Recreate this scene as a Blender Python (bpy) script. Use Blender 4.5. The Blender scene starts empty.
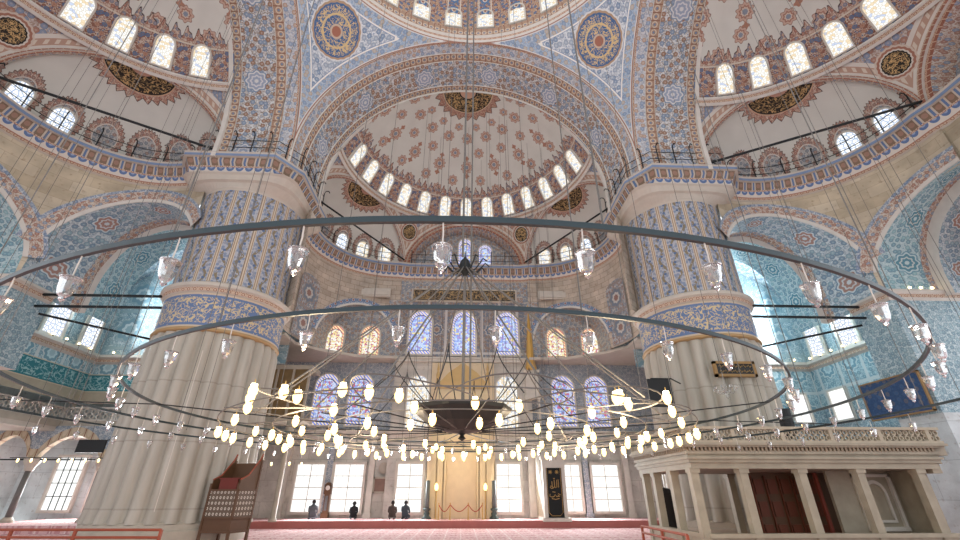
WORLD=1.15; CH_P=120; MI_P=70; DOME_P=350; BAY_P=1500; FILL_P=800; LOW_P=300; EXPO=0.40; GL=0.78
import bpy, bmesh, math, random
from mathutils import Vector, Matrix
random.seed(7)
sc = bpy.context.scene
COL = sc.collection
pi = math.pi
def lin(c):
    c /= 255.0
    return c/12.92 if c <= 0.04045 else ((c+0.055)/1.055)**2.4
def KS(r, g, b): return (lin(r), lin(g), lin(b), 1.0)
def K(r, g, b, k=0.30):
    if b > r+6: g += (b-r)*0.13; r -= (b-r)*0.08
    m_ = 0.3*r+0.55*g+0.15*b; return KS(*[c+(m_-c)*k for c in (r, g, b)])

# ------------------------------------------------------------------ shader expressions
class X:
    """a float socket (or number) with arithmetic that adds Math nodes"""
    def __init__(s, t, v): s.t = t; s.v = v
    def __add__(s, o): return s.t.m('ADD', s, o)
    __radd__ = __add__
    def __sub__(s, o): return s.t.m('SUBTRACT', s, o)
    def __rsub__(s, o): return s.t.m('SUBTRACT', o, s)
    def __mul__(s, o): return s.t.m('MULTIPLY', s, o)
    __rmul__ = __mul__
    def __truediv__(s, o): return s.t.m('DIVIDE', s, o)
    def __lt__(s, o): return s.t.m('LESS_THAN', s, o)
    def __gt__(s, o): return s.t.m('GREATER_THAN', s, o)
class T:
    def __init__(s, name):
        s.mat = bpy.data.materials.new(name); s.mat.use_nodes = True
        s.n = s.mat.node_tree.nodes; s.l = s.mat.node_tree.links; s.n.clear()
    def node(s, ty, **kw):
        n = s.n.new(ty)
        for k, v in kw.items(): setattr(n, k, v)
        return n
    def put(s, sock, v):
        if isinstance(v, X): v = v.v
        if hasattr(v, 'is_linked') or hasattr(v, 'links'): s.l.new(v, sock)
        else: sock.default_value = v
    def m(s, op, a, b=None, c=None):
        n = s.node('ShaderNodeMath', operation=op)
        s.put(n.inputs[0], a)
        if b is not None: s.put(n.inputs[1], b)
        if c is not None: s.put(n.inputs[2], c)
        return X(s, n.outputs[0])
    def uv(s, name='UVMap'):
        u = s.node('ShaderNodeUVMap'); u.uv_map = name
        p = s.node('ShaderNodeSeparateXYZ'); s.l.new(u.outputs[0], p.inputs[0])
        return X(s, p.outputs[0]), X(s, p.outputs[1])
    def obj(s):
        u = s.node('ShaderNodeTexCoord'); p = s.node('ShaderNodeSeparateXYZ'); s.l.new(u.outputs['Object'], p.inputs[0])
        return X(s, p.outputs[0]), X(s, p.outputs[1]), X(s, p.outputs[2])
    def vec(s, x, y, z=0.0):
        n = s.node('ShaderNodeCombineXYZ'); s.put(n.inputs[0], x); s.put(n.inputs[1], y); s.put(n.inputs[2], z); return n.outputs[0]
    def frac(s, a): return s.m('FRACT', a)
    def sin(s, a): return s.m('SINE', a)
    def cos(s, a): return s.m('COSINE', a)
    def abs(s, a): return s.m('ABSOLUTE', a)
    def hyp(s, a, b): return s.m('SQRT', a*a + b*b)
    def atan2(s, a, b): return s.m('ARCTAN2', a, b)
    def both(s, a, b): return a*b
    def either(s, a, b): return s.m('MAXIMUM', a, b)
    def rng(s, a, lo, hi): return (a > lo)*(a < hi)
    def vor(s, x, y, sc_=1.0, rnd=1.0, feat='F1'):
        n = s.node('ShaderNodeTexVoronoi', voronoi_dimensions='2D', feature=feat)
        s.l.new(s.vec(x, y), n.inputs['Vector']); n.inputs['Scale'].default_value = sc_; n.inputs['Randomness'].default_value = rnd
        if feat == 'DISTANCE_TO_EDGE': return X(s, n.outputs['Distance']), None
        p = s.node('ShaderNodeSeparateXYZ'); s.l.new(n.outputs['Color'], p.inputs[0])
        return X(s, n.outputs['Distance']), X(s, p.outputs[0]), X(s, p.outputs[1]), n.outputs['Color']
    def noise(s, x, y, sc_=1.0, det=2.0, z=0.0, dist=0.0):
        n = s.node('ShaderNodeTexNoise', noise_dimensions='3D'); s.l.new(s.vec(x, y, z), n.inputs['Vector'])
        n.inputs['Scale'].default_value = sc_; n.inputs['Detail'].default_value = det; n.inputs['Distortion'].default_value = dist
        return X(s, n.outputs['Fac'])
    def mix(s, f, a, b):
        n = s.node('ShaderNodeMix', data_type='RGBA'); s.put(n.inputs[0], f); s.put(n.inputs[6], a); s.put(n.inputs[7], b); return n.outputs[2]
    def mul(s, f, a, b):
        n = s.node('ShaderNodeMix', data_type='RGBA', blend_type='MULTIPLY'); s.put(n.inputs[0], f); s.put(n.inputs[6], a); s.put(n.inputs[7], b); return n.outputs[2]
    def grey(s, v):
        n = s.node('ShaderNodeCombineColor'); [s.put(n.inputs[i], v) for i in range(3)]; return n.outputs[0]
    def done(s, col, rough=0.75, metal=0.0, bump=None, bd=0.02, spec=0.3):
        b = s.node('ShaderNodeBsdfPrincipled'); s.put(b.inputs['Base Color'], col); s.put(b.inputs['Roughness'], rough)
        b.inputs['Metallic'].default_value = metal; b.inputs['Specular IOR Level'].default_value = spec
        if bump is not None:
            bn = s.node('ShaderNodeBump'); bn.inputs['Distance'].default_value = bd; s.put(bn.inputs['Height'], bump); s.l.new(bn.outputs[0], b.inputs['Normal'])
        o = s.node('ShaderNodeOutputMaterial'); s.l.new(b.outputs[0], o.inputs[0]); return s.mat
    def glow(s, col, st):
        e = s.node('ShaderNodeEmission'); s.put(e.inputs[0], col); s.put(e.inputs[1], st)
        o = s.node('ShaderNodeOutputMaterial'); s.l.new(e.outputs[0], o.inputs[0]); return s.mat
def flat(name, c, rough=0.6, metal=0.0, var=0.12):
    t = T(name); x, y, z = t.obj(); n = t.noise(x, y, 3.0, 3.0, z)
    return t.done(t.mul(1.0, c, t.grey(n*var*2 + (1-var))), rough, metal)

WHITE = K(226, 222, 212); BLUE = K(92, 112, 178); LBLUE = K(150, 166, 206); RUST = K(176, 108, 84); OCHRE = K(190, 158, 118); OLIVE = K(140, 128, 96)
PLASTER = K(204, 204, 194); GREY = K(170, 168, 164); DARK = K(38, 32, 28); GOLD = K(205, 160, 80); TEAL = K(40, 120, 140); NAVY = K(60, 78, 140)

def floral(t, x, y, s, bg, c1, c2, vine, dens=0.36, edge=None):
    """scattered blossoms in two colours with winding stems"""
    n1 = t.noise(x, y, 1.6/s, 1.0)
    st = t.either(t.abs(n1 - 0.5) < 0.035, t.abs(n1 - 0.62) < 0.03)
    c = t.mix(st*0.8, bg, vine)
    d, r, g, _ = t.vor(x, y, 1.0/s, 0.8)
    bl = t.mix(r > 0.5, c1, c2)
    c = t.mix((d < dens)*0.9, c, bl)
    c = t.mix(t.rng(d, dens*0.86, dens)*0.5, c, K(92, 88, 96)); c = t.mix((d < dens*0.34)*0.38, c, bg)
    d2, r2, g2, _ = t.vor(x+3.3, y+1.7, 2.1/s, 0.9)
    c = t.mix((d2 < 0.24)*(d > dens)*0.75, c, t.mix(r2 > 0.5, c1, vine))
    return c
def rose(t, dx, dy, R, k, amp=0.1):
    r = t.hyp(dx, dy); th = t.atan2(dx, dy)
    return r/((t.cos(th*k)*amp + 1.0)*R)
def medal(t, c, q, cols):
    """stack of discs, cols=[(limit, colour)...] from outside in; q is the normalised radius"""
    for lim, cc in cols: c = t.mix(q < lim, c, cc)
    return c
def script(t, x, y, s, z=0.0):
    """gold pen strokes: long thin winding lines and dots"""
    n = t.noise(x, y*0.8, 1.3/s, 2.0, z, 0.6); n2 = t.noise(x*0.55, y, 1.6/s, 1.0, z+5.0, 1.2)
    return t.either(t.abs(n-0.5) < 0.026, t.abs(n2-0.5) < 0.024)

def band_floral(name, bg, c1, c2, vine, s=0.42, medals=None, dens=0.36, w=None):
    t = T(name); x, y = t.uv()
    c = floral(t, x, y, s, bg, c1, c2, vine, dens)
    if medals:
        per, cy, R, mc, mc2 = medals
        fx = (t.frac(x/per)-0.5)*per
        q = rose(t, fx, y-cy, R, 8, 0.1)
        c = medal(t, c, q, [(1.12, c1), (1.0, bg), (0.85, mc), (0.6, mc2), (0.45, mc), (0.2, bg)])
    if w:  # pale edge lines
        c = t.mix(t.either(y < 0.06, y > w-0.06), c, WHITE)
    return t.done(c)
def band_chain(name, bg, ring, dot, per, cy, line=None):
    t = T(name); x, y = t.uv(); fx = (t.frac(x/per)-0.5)*per; r = t.hyp(fx, y-cy)
    c = t.mix(t.rng(r, per*0.27, per*0.42), bg, ring); c = t.mix(r < per*0.16, c, dot)
    c = t.mix(t.abs(t.frac(x/per+0.5)-0.5) < 0.07, c, line or ring)
    return t.done(c)

M = {}
M['arch_wide'] = band_floral('arch_wide_floral', K(206, 208, 208), K(118, 136, 180), K(160, 108, 70), K(140, 124, 108), 0.31, (4.2, 0.95, 0.5, K(150, 158, 190), K(205, 205, 210)), 0.38)
M['arch_mid'] = band_floral('arch_mid_floral', K(196, 198, 204), K(132, 146, 190), K(190, 150, 118), K(160, 160, 168), 0.30)
M['arch_lat'] = band_chain('arch_lattice', K(172, 132, 104), K(204, 186, 160), K(110, 124, 170), 0.36, 0.2, K(150, 96, 72))
M['red_line'] = band_chain('red_beads', K(160, 88, 64), K(205, 170, 140), K(205, 170, 140), 0.3, 0.08)
M['pale_line'] = flat('pale_line', K(212, 208, 198))
M['rust_lace'] = band_floral('rust_lace', K(206, 196, 180), K(176, 116, 92), K(130, 144, 180), K(176, 126, 100), 0.2)
M['blue_lace'] = band_floral('blue_lace', K(190, 196, 206), K(110, 128, 178), K(140, 152, 186), K(120, 136, 180), 0.24)
M['tile_edge'] = band_chain('tile_edge', K(170, 182, 208), K(92, 108, 170), K(180, 110, 86), 0.4, 0.2, K(110, 124, 176))
M['tile_wide'] = band_floral('tile_wide', K(200, 210, 216), K(112, 138, 176), K(134, 164, 188), K(150, 164, 182), 0.24, (2.4, 0.8, 0.42, K(176, 128, 112), K(200, 205, 205)), 0.4)
M['tile_blue'] = band_floral('tile_blue', K(186, 208, 216), K(104, 148, 182), K(130, 176, 196), K(150, 184, 200), 0.22, (1.9, 1.0, 0.42, K(84, 136, 170), K(190, 205, 205)), 0.4)

def mk_pend():
    t = T('pendentive_paint'); x, y = t.uv()
    c = floral(t, x, y, 0.3, K(206, 210, 216), K(112, 130, 178), K(150, 160, 188), K(150, 158, 182), 0.4)
    # uv: x signed metres from the corner axis, y metres up the axis; edge distance in second map
    e, _ = t.uv('edge')
    
    bx, by = t.uv('along')
    f = floral(t, x, y, 0.3, K(166, 178, 204), K(186, 166, 140), K(126, 142, 188), K(130, 146, 190), 0.36)
    c = t.mix(e < 0.56, c, f); c = t.mix(t.rng(e, 0.54, 0.61), c, WHITE); c = t.mix(t.rng(e, 0.61, 0.64), c, K(120, 136, 184)); c = t.mix(e < 0.10, c, K(206, 204, 200)); c = t.mix(e < 0.05, c, K(168, 112, 88))
    q = rose(t, x, y-7.2, 1.18, 24, 0.01)
    c = medal(t, c, q, [(1.14, K(205, 205, 205)), (1.08, K(180, 140, 100)), (1.0, K(66, 88, 160))])
    ga = t.either(script(t, x, y, 0.3), t.abs(q-0.62) < 0.04)*t.rng(q, 0.3, 0.94)
    c = t.mix(ga, c, K(214, 178, 112)); c = t.mix(q < 0.28, c, K(196, 168, 140)); c = t.mix(q < 0.2, c, K(172, 96, 70))
    return t.done(c)
M['pend'] = mk_pend()

def mk_drum():
    t = T('dome_drum_paint'); x, y = t.uv()   # x in window spacings, y metres
    fx = (t.frac(x)-0.5)*1.95
    c = floral(t, fx, y, 0.26, K(150, 84, 62), K(80, 104, 168), K(196, 150, 110), K(200, 178, 150), 0.38)
    fy = (t.frac(y/0.8)-0.5)*0.8
    q = rose(t, fx, fy, 0.3, 8)
    c = medal(t, c, q, [(1.0, K(78, 104, 172)), (0.5, K(206, 196, 180)), (0.25, K(160, 80, 60))])
    c = t.mix(t.rng(t.abs(fx), 0.36, 0.42), c, K(206, 196, 180)); c = t.mix(y < 0.3, c, K(190, 180, 168))
    up = floral(t, fx, y, 0.5, K(205, 200, 194), K(176, 110, 86), K(120, 136, 184), K(180, 160, 140), 0.36)
    c = t.mix(y > 3.0, c, up)
    return t.done(c)
M['drum'] = mk_drum()

def mk_semi():
    t = T('half_dome_paint'); x, y = t.uv()       # x in window spacings (13 deg), y metres up the curve
    a, r = t.uv('pol')                            # a angle (deg/180), r metres from the crown
    c = PLASTER
    sp = 1.70; fx = (t.frac(x+0.5)-0.5)*sp
    n = t.noise(a*20.0, r, 0.9, 4.0)
    c = t.mul(1.0, c, t.grey(n*0.22+0.88))
    for R, nn, s0, k, off in ((2.7, 7, 0.25, 6, 0.0), (3.5, 8, 0.34, 8, 0.5), (4.6, 8, 0.32, 8, 0.0), (5.6, 8, 0.40, 10, 0.5), (6.6, 9, 0.34, 8, 0.0), (7.4, 9, 0.36, 8, 0.5)):
        g = (t.frac(a*nn+off)-0.5)*(pi*R/nn)
        q = rose(t, g, r-R, s0, k, 0.12)
        c = medal(t, c, q, [(1.1, K(150, 110, 92)), (1.0, K(198, 160, 138)), (0.72, K(172, 116, 94)), (0.5, K(206, 186, 166)), (0.34, K(130, 136, 160))])
        if s0 > 0.37:
            q2 = rose(t, g, r-R-0.85*s0-0.3, 0.16, 4, 0.2); q3 = rose(t, g, r-R+0.85*s0+0.3, 0.16, 4, 0.2)
            c = t.mix(t.either(q2 < 1.0, q3 < 1.0), c, K(176, 118, 92))
    # crest of pointed leaves above the windows
    tri = t.abs(t.frac(x*3.0)-0.5)*1.1; tri2 = t.abs(t.frac(x*6.0+0.25)-0.5)*0.4
    top = tri + tri2 + 1.95
    c = t.mix(y < top+0.07, c, K(88, 70, 66))
    cr = floral(t, fx, y, 0.22, K(200, 178, 156), K(170, 98, 76), K(120, 120, 150), K(160, 96, 76), 0.42)
    c = t.mix(y < top, c, cr)
    body = floral(t, fx, y, 0.3, K(152, 92, 72), K(88, 104, 160), K(186, 130, 100), K(206, 190, 170), 0.34)
    gx = (t.frac(x)-0.5)*sp; gy = (t.frac(y/0.62)-0.5)*0.62
    q = rose(t, gx, gy, 0.22, 8); body = medal(t, body, q, [(1.0, K(76, 100, 168)), (0.45, K(200, 196, 190))])
    body = t.mix(t.rng(t.abs(gx), 0.32, 0.38), body, K(200, 186, 166))
    c = t.mix(y < 1.85, c, body); c = t.mix(t.rng(y, 1.8, 1.88), c, K(206, 192, 170)); c = t.mix(y < 0.18, c, K(196, 188, 174))
    # crown roundel
    th = a*pi
    fr = t.abs(t.frac(a*11.0)-0.5)*0.6 + 1.85
    c = t.mix(r < fr+0.05, c, K(90, 74, 66)); c = t.mix(r < fr, c, floral(t, a*12.0, r, 0.22, K(196, 160, 132), K(160, 90, 70), K(176, 120, 96), K(150, 88, 70), 0.4))
    c = t.mix(r < 1.62, c, K(204, 170, 128)); c = t.mix(r < 1.55, c, K(44, 38, 32))
    px = t.cos(th)*r; py = t.sin(th)*r
    c = t.mix(script(t, px, py, 0.34)*t.rng(r, 0.6, 1.5), c, K(196, 152, 84)); c = t.mix(r < 0.5, c, K(200, 150, 120))
    return t.done(c)
M['semi'] = mk_semi()

def mk_spandrel():
    t = T('spandrel_paint'); x, y = t.uv()  # x metres along (0 at bay axis), y = height above ledge
    ed, _ = t.uv('edge')
    c = floral(t, x, y, 0.3, K(190, 178, 168), K(120, 132, 176), K(172, 112, 88), K(160, 120, 100), 0.42)
    c = t.mix(ed < 0.5, c, band(t, x, ed))
    ax = t.abs(x) - 4.45
    q = rose(t, ax, y-2.75, 0.5, 20, 0.02)
    c = medal(t, c, q, [(1.45, K(200, 180, 160)), (1.3, K(170, 104, 80)), (1.12, K(205, 196, 180)), (1.0, K(40, 36, 32))])
    c = t.mix(script(t, x, y, 0.2)*(q < 0.9), c, K(206, 160, 90))
    return t.done(c)
def band(t, x, e):
    c = t.mix(t.abs(t.frac(e/0.5)-0.5) < 0.22, K(206, 198, 186), K(184, 142, 118)); 
    return t.mix((t.frac(x/0.3) < 0.4)*(t.abs(t.frac(e/0.5)-0.5) < 0.14), c, K(206, 190, 168))
M['spand'] = mk_spandrel()

def mk_exedra():
    t = T('exedra_paint'); x, y = t.uv()     # x in window spacings, y metres up
    px, py = t.uv('pol')                     # metres from the crown roundel
    n = t.noise(px, py, 1.1, 4.0)
    c = t.mul(1.0, PLASTER, t.grey(n*0.2+0.88))
    fx = (t.frac(x)-0.5)*1.62
    hy = (y-1.0)*0.78
    th = t.atan2(fx, hy); rr = t.hyp(fx, hy)
    jag = t.abs(t.frac(th*(15.0/pi))-0.5)*0.16 + 0.66
    halo = (rr < jag)*(y < 2.4)
    c = t.mix((rr < jag+0.035)*(y < 2.4), c, K(110, 86, 74))
    c = t.mix(halo, c, floral(t, fx, y, 0.17, K(204, 184, 164), K(172, 100, 78), K(150, 110, 100), K(160, 96, 76), 0.42))
    blind = (rr < 0.46)*(y > 0.2)
    g1 = floral(t, fx, y, 0.2, K(186, 184, 180), K(120, 128, 148), K(160, 120, 104), K(150, 150, 150), 0.4)
    c = t.mix((rr < 0.5)*1.0, c, K(206, 196, 184)); c = t.mix(blind, c, g1)
    r = t.hyp(px, py); a = t.atan2(px, py)
    fr = t.abs(t.frac(a*(14.0/pi))-0.5)*0.55 + 1.62
    c = t.mix(r < fr+0.05, c, K(80, 66, 60)); c = t.mix(r < fr, c, floral(t, px, py, 0.2, K(206, 180, 156), K(166, 92, 72), K(180, 120, 96), K(160, 90, 70), 0.4))
    c = t.mix(r < 1.46, c, K(206, 160, 120)); c = t.mix(r < 1.4, c, K(44, 38, 32)); c = t.mix(script(t, px, py, 0.3, 3.0)*(r < 1.33), c, K(196, 152, 84))
    c = t.mix(r < 0.45, c, K(206, 150, 124))
    return t.done(c)
M['exedra'] = mk_exedra()

def mk_stone(name, c0, c1, w, h, mort, sc_=1.0):
    t = T(name); x, y = t.uv()
    b = t.node('ShaderNodeTexBrick'); t.l.new(t.vec(x, y), b.inputs['Vector']); b.inputs['Scale'].default_value = 1.0
    b.inputs['Brick Width'].default_value = w; b.inputs['Row Height'].default_value = h; b.inputs['Mortar Size'].default_value = 0.012
    b.inputs['Color1'].default_value = c0; b.inputs['Color2'].default_value = c1; b.inputs['Mortar'].default_value = mort; b.inputs['Mortar Smooth'].default_value = 0.4; b.inputs['Bias'].default_value = 0.0
    n = t.noise(x, y, 1.3, 5.0); n2 = t.noise(x, y, 5.0, 3.0)
    n3 = t.noise(x, y, 0.45, 3.0, 4.0); c = t.mul(1.0, b.outputs[0], t.grey(n*0.8+n3*0.7+0.22)); st = t.m('SUBTRACT', n2, 0.6)*6.0
    st = t.m('MAXIMUM', t.m('MINIMUM', st, 1.0), 0.0)
    c = t.mix(st*0.5, c, K(132, 98, 66))
    return t.done(c, 0.85, bump=n+n2*0.5, bd=0.03)
M['stone'] = mk_stone('gallery_stone', K(208, 194, 164), K(190, 172, 138), 1.15, 0.52, K(176, 158, 128))
M['stone_small'] = mk_stone('niche_stone', K(204, 188, 168), K(186, 168, 146), 0.62, 0.34, K(140, 122, 104))
M['marble_wall'] = mk_stone('marble_panels', K(206, 200, 188), K(196, 190, 178), 1.5, 1.1, K(170, 160, 146))
M['pale_panel'] = mk_stone('pale_panels', K(205, 212, 214), K(198, 206, 210), 1.4, 1.3, K(170, 178, 182))
M['marble'] = flat('carved_marble', K(205, 198, 184), 0.5, var=0.16)
M['marble_dk'] = flat('aged_marble', K(176, 164, 144), 0.5, var=0.2)

def mk_flute():
    t = T('fluted_marble'); x, y, z = t.obj()
    n = t.noise(x*3.0, y*3.0, 1.0, 5.0, z*0.5); n2 = t.noise(x, y, 0.5, 3.0, z*0.35, 1.0)
    c = t.mix(n, K(152, 143, 124), K(200, 193, 176)); c = t.mix(t.m('MINIMUM', t.m('MAXIMUM', (n2-0.52)*3.0, 0.0), 1.0)*0.5, c, K(166, 148, 118))
    jy = t.abs(t.frac(z/2.1)-0.5) < 0.012
    c = t.mix(jy*0.4, c, K(130, 120, 104))
    return t.done(c, 0.45, spec=0.4)
M['flute'] = mk_flute()
def mk_pierpat():
    t = T('pier_upper_paint'); x, y = t.uv()
    per = 0.60; f = t.frac(x/per)-0.5; fx = f*per
    c = K(138, 146, 182)
    sw = t.sin(y*(2*pi/0.9) + t.m('FLOOR', x/per)*2.4)*0.10
    d, r, g, _ = t.vor(x, y, 6.5, 0.7)
    c = t.mix((d < 0.42)*0.9, K(168, 170, 186), t.mix(r > 0.5, K(120, 130, 172), K(140, 142, 162)))
    n = t.noise(x, y, 7.0, 1.0)
    c = t.mix((t.abs(fx-sw) < 0.06)*(n > 0.42), c, K(138, 122, 88)); c = t.mix(t.hyp(fx-t.sin(y*(2*pi/0.9))*0.04, (t.frac(y/0.45)-0.5)*0.45) < 0.06, c, K(84, 100, 160))
    c = t.mix(t.rng(t.abs(fx), 0.21, 0.3), c, K(206, 186, 156)); c = t.mix(t.rng(t.abs(fx), 0.24, 0.27), c, K(146, 112, 86))
    c = t.mix(y > 4.75, c, K(196, 184, 166))
    return t.done(c, 0.6)
M['pierpat'] = mk_pierpat()
def mk_inscr(name, bg, gold, s, edge, y0=0.0):
    t = T(name); x, y = t.uv(); y = y - y0; h = edge
    c = t.mix(script(t, x, y, s)*t.rng(y, h*0.12, h*0.88), bg, gold)
    d, r, g, _ = t.vor(x, y, 1.6/s, 1.0); c = t.mix((d < 0.09)*(r > 0.5), c, gold)
    c = t.mix(t.either(y < h*0.05, y > h*0.95), c, K(206, 184, 150))
    return t.done(c, 0.5)
M['inscr'] = mk_inscr('blue_inscription', K(96, 112, 178), K(214, 188, 130), 0.36, 1.35)
M['inscr_dk'] = mk_inscr('dark_inscription', K(52, 46, 40), K(190, 148, 82), 0.3, 0.85)

def mk_ledge(name, kind):
    t = T(name); x, y = t.uv()
    if kind == 'up':
        f = t.frac(x/0.5)
        c = t.mix(f < 0.55, K(196, 182, 162), K(136, 108, 84)); d = t.hyp((f-0.27)*0.5, y-0.22)
        c = t.mix(d < 0.11, c, K(164, 122, 100)); c = t.mix(t.abs(f-0.78) < 0.09, c, K(96, 112, 176))
    else:
        f = (t.frac(x/0.4)-0.5)*0.4
        c = t.mix(t.hyp(f, y-0.34) < 0.17, K(214, 206, 192), K(94, 110, 182)); c = t.mix(t.hyp(f, y-0.36) < 0.08, c, K(150, 160, 206))
        c = t.mix(y < 0.05, c, K(180, 120, 92))
    return t.done(c)
M['ledge_up'] = mk_ledge('ledge_blocks', 'up'); M['ledge_lo'] = mk_ledge('ledge_scallops', 'lo')
M['ledge_red'] = band_chain('ledge_red', K(166, 100, 76), K(206, 180, 150), K(206, 180, 150), 0.25, 0.06)
M['ledge_blue'] = flat('ledge_blue', K(120, 136, 190))
M['ledge_pale'] = flat('ledge_pale', K(196, 186, 170))

def mk_tile(name, bg, c1, c2, s, panel=None):
    t = T(name); x, y = t.uv()
    c = floral(t, x, y, s, bg, c1, c2, c1, 0.4)
    if panel:
        pw, ph, lc = panel
        fx = t.abs(t.frac(x/pw)-0.5)*pw; fy = t.abs(t.frac(y/ph)-0.5)*ph
        c = t.mix(t.either(fx > pw*0.5-0.08, fy > ph*0.5-0.08), c, lc)
        q = rose(t, (t.frac(x/pw)-0.5)*pw, (t.frac(y/ph)-0.5)*ph, min(pw, ph)*0.3, 8)
        c = medal(t, c, q, [(1.1, lc), (0.95, c1), (0.6, bg), (0.35, c2)])
    return t.done(c, 0.45)
M['tile_a'] = mk_tile('tile_wall_blue', K(190, 206, 212), K(112, 144, 172), K(140, 170, 190), 0.2)
M['tile_b'] = mk_tile('tile_panels', K(182, 206, 216), K(110, 150, 178), K(156, 184, 198), 0.24, (1.5, 2.2, K(196, 206, 206)))
M['tile_med'] = mk_tile('tile_medallions', K(196, 212, 220), K(120, 156, 186), K(144, 176, 198), 0.24, (2.2, 2.2, K(150, 176, 192)))
M['tile_brown'] = mk_tile('tile_brown', K(196, 186, 172), K(128, 138, 162), K(168, 132, 112), 0.24)
M['tile_grey'] = mk_tile('tile_grey', K(192, 194, 194), K(126, 140, 166), K(150, 158, 174), 0.2)
M['tile_panel'] = mk_tile('tile_roundel_panel', K(192, 190, 184), K(116, 126, 152), K(158, 112, 98), 0.2, (2.0, 1.9, K(150, 140, 136)))
M['tile_teal'] = mk_inscr('teal_inscription', K(38, 116, 140), K(150, 190, 196), 0.4, 0.95, 6.35)
M['tile_purple'] = mk_tile('panel_bluegrey', K(178, 160, 142), K(100, 110, 144), K(150, 116, 98), 0.22, (1.2, 3.2, K(196, 190, 186)))

def mk_glass(name, kind, st):
    st = st*GL
    t = T(name); x, y = t.uv()   # x centred metres, y metres from sill
    d, r, g, col = t.vor(x, y, 9.0 if kind == 'white' else (13.0 if kind == 'red' else 9.5), 0.9)
    w = KS(255, 255, 252)
    if kind == 'lattice':
        e, _ = t.vor(x, y, 5.5, 0.7, 'DISTANCE_TO_EDGE')
        c = t.mix((e < 0.13)*0.75, w, KS(110, 140, 185)); c = t.mix((r > 0.8)*0.5, c, KS(150, 170, 190))
    elif kind == 'white':
        e, _ = t.vor(x, y, 9.0, 0.9, 'DISTANCE_TO_EDGE')
        c = t.mix((e < 0.09)*0.6, w, KS(190, 172, 140)); c = t.mix((r > 0.72)*0.6, c, KS(236, 200, 130)); c = t.mix((g > 0.85)*0.5, c, KS(130, 165, 225))
    elif kind == 'plain':
        fx = t.abs(t.frac(x/0.36)-0.5); fy = t.abs(t.frac(y/0.42)-0.5)
        c = t.mix(t.either(fx > 0.46, fy > 0.46)*0.7, w, KS(206, 214, 220))
    else:
        base = {'blue': KS(196, 214, 246), 'red': KS(250, 246, 238), 'mix': KS(206, 216, 246)}[kind]
        c = t.mix(r > 0.6, base, KS(150, 172, 236) if kind != 'red' else KS(244, 224, 170))
        c = t.mix(g > 0.8, c, KS(196, 110, 140) if kind != 'blue' else KS(170, 150, 210)); c = t.mix((r > 0.3)*(g < 0.12), c, KS(240, 222, 150))
        e, _ = t.vor(x, y, 13.0 if kind == 'red' else 9.5, 0.9, 'DISTANCE_TO_EDGE'); c = t.mix((e < 0.06)*0.75, c, KS(90, 84, 96))
        bx = t.abs(x)
        wd, _ = t.uv('edge')
        bc = t.mix(t.frac(y/0.2 + x/0.2) < 0.5, KS(244, 226, 170) if kind == 'red' else KS(236, 220, 190), KS(206, 110, 116) if kind == 'red' else KS(110, 130, 220))
        c = t.mix(wd < 0.12, c, bc); c = t.mix(t.rng(wd, 0.11, 0.135), c, KS(84, 78, 90))
    return t.glow(c, st)
M['g_white'] = mk_glass('window_glass_white', 'white', 1.05); M['g_plain'] = mk_glass('window_glass_clear', 'plain', 1.3)
M['g_lat'] = mk_glass('lattice_glass', 'lattice', 1.35)
M['g_blue'] = mk_glass('stained_glass_blue', 'blue', 1.25); M['g_red'] = mk_glass('stained_glass_red', 'red', 1.2); M['g_mix'] = mk_glass('stained_glass_mixed', 'mix', 1.1)

M['iron'] = flat('black_iron', K(38, 42, 46), 0.45, 0.3); M['iron_ring'] = flat('blued_iron_ring', K(58, 68, 76), 0.35, 0.7)
M['cable'] = flat('steel_cable', K(112, 108, 102), 0.6, 0.2); M['brass'] = flat('brass', KS(196, 160, 96), 0.35, 0.8); M['gold'] = flat('gilding', KS(186, 152, 92), 0.45, 0.3)
M['wood'] = flat('dark_wood', KS(92, 66, 46), 0.5); M['wood_red'] = flat('red_wood_rail', KS(150, 76, 54), 0.5); M['black'] = flat('black_plastic', K(26, 26, 28), 0.4)
M['white_bulb'] = flat('white_bulb_glass', KS(245, 245, 240), 0.2); M['rope'] = flat('white_rope', K(214, 206, 192), 0.7); M['trimstone'] = flat('carved_stone_frame', K(206, 198, 184), 0.7)
M['dentil'] = flat('balustrade_stone', K(172, 162, 142, 0.0), 0.6, 0.0, 0.2); M['ablaq'] = band_chain('ablaq_arch', K(206, 184, 150), K(190, 166, 130), K(206, 184, 150), 0.8, 0.3, K(150, 96, 70))
def mk_lampglass():
    t = T('clear_lamp_glass')
    g = t.node('ShaderNodeBsdfGlass'); g.inputs['Color'].default_value = (1, 1, 1, 1); g.inputs['IOR'].default_value = 1.42; g.inputs['Roughness'].default_value = 0.02
    tr = t.node('ShaderNodeBsdfTransparent'); d = t.node('ShaderNodeBsdfTranslucent'); d.inputs[0].default_value = (0.85, 0.95, 1, 1)
    d2 = t.node('ShaderNodeBsdfDiffuse'); d2.inputs[0].default_value = (0.9, 0.92, 0.95, 1)
    a = t.node('ShaderNodeMixShader'); a.inputs[0].default_value = 0.35; t.l.new(g.outputs[0], a.inputs[1]); t.l.new(tr.outputs[0], a.inputs[2])
    b = t.node('ShaderNodeMixShader'); b.inputs[0].default_value = 0.5; t.l.new(d.outputs[0], b.inputs[1]); t.l.new(d2.outputs[0], b.inputs[2])
    c = t.node('ShaderNodeMixShader'); c.inputs[0].default_value = 0.06; t.l.new(a.outputs[0], c.inputs[1]); t.l.new(b.outputs[0], c.inputs[2])
    o = t.node('ShaderNodeOutputMaterial'); t.l.new(c.outputs[0], o.inputs[0]); return t.mat
M['lampglass'] = mk_lampglass()
t = T('lit_bulb'); M['bulb'] = t.glow(KS(255, 232, 180), 12.0)
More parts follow.
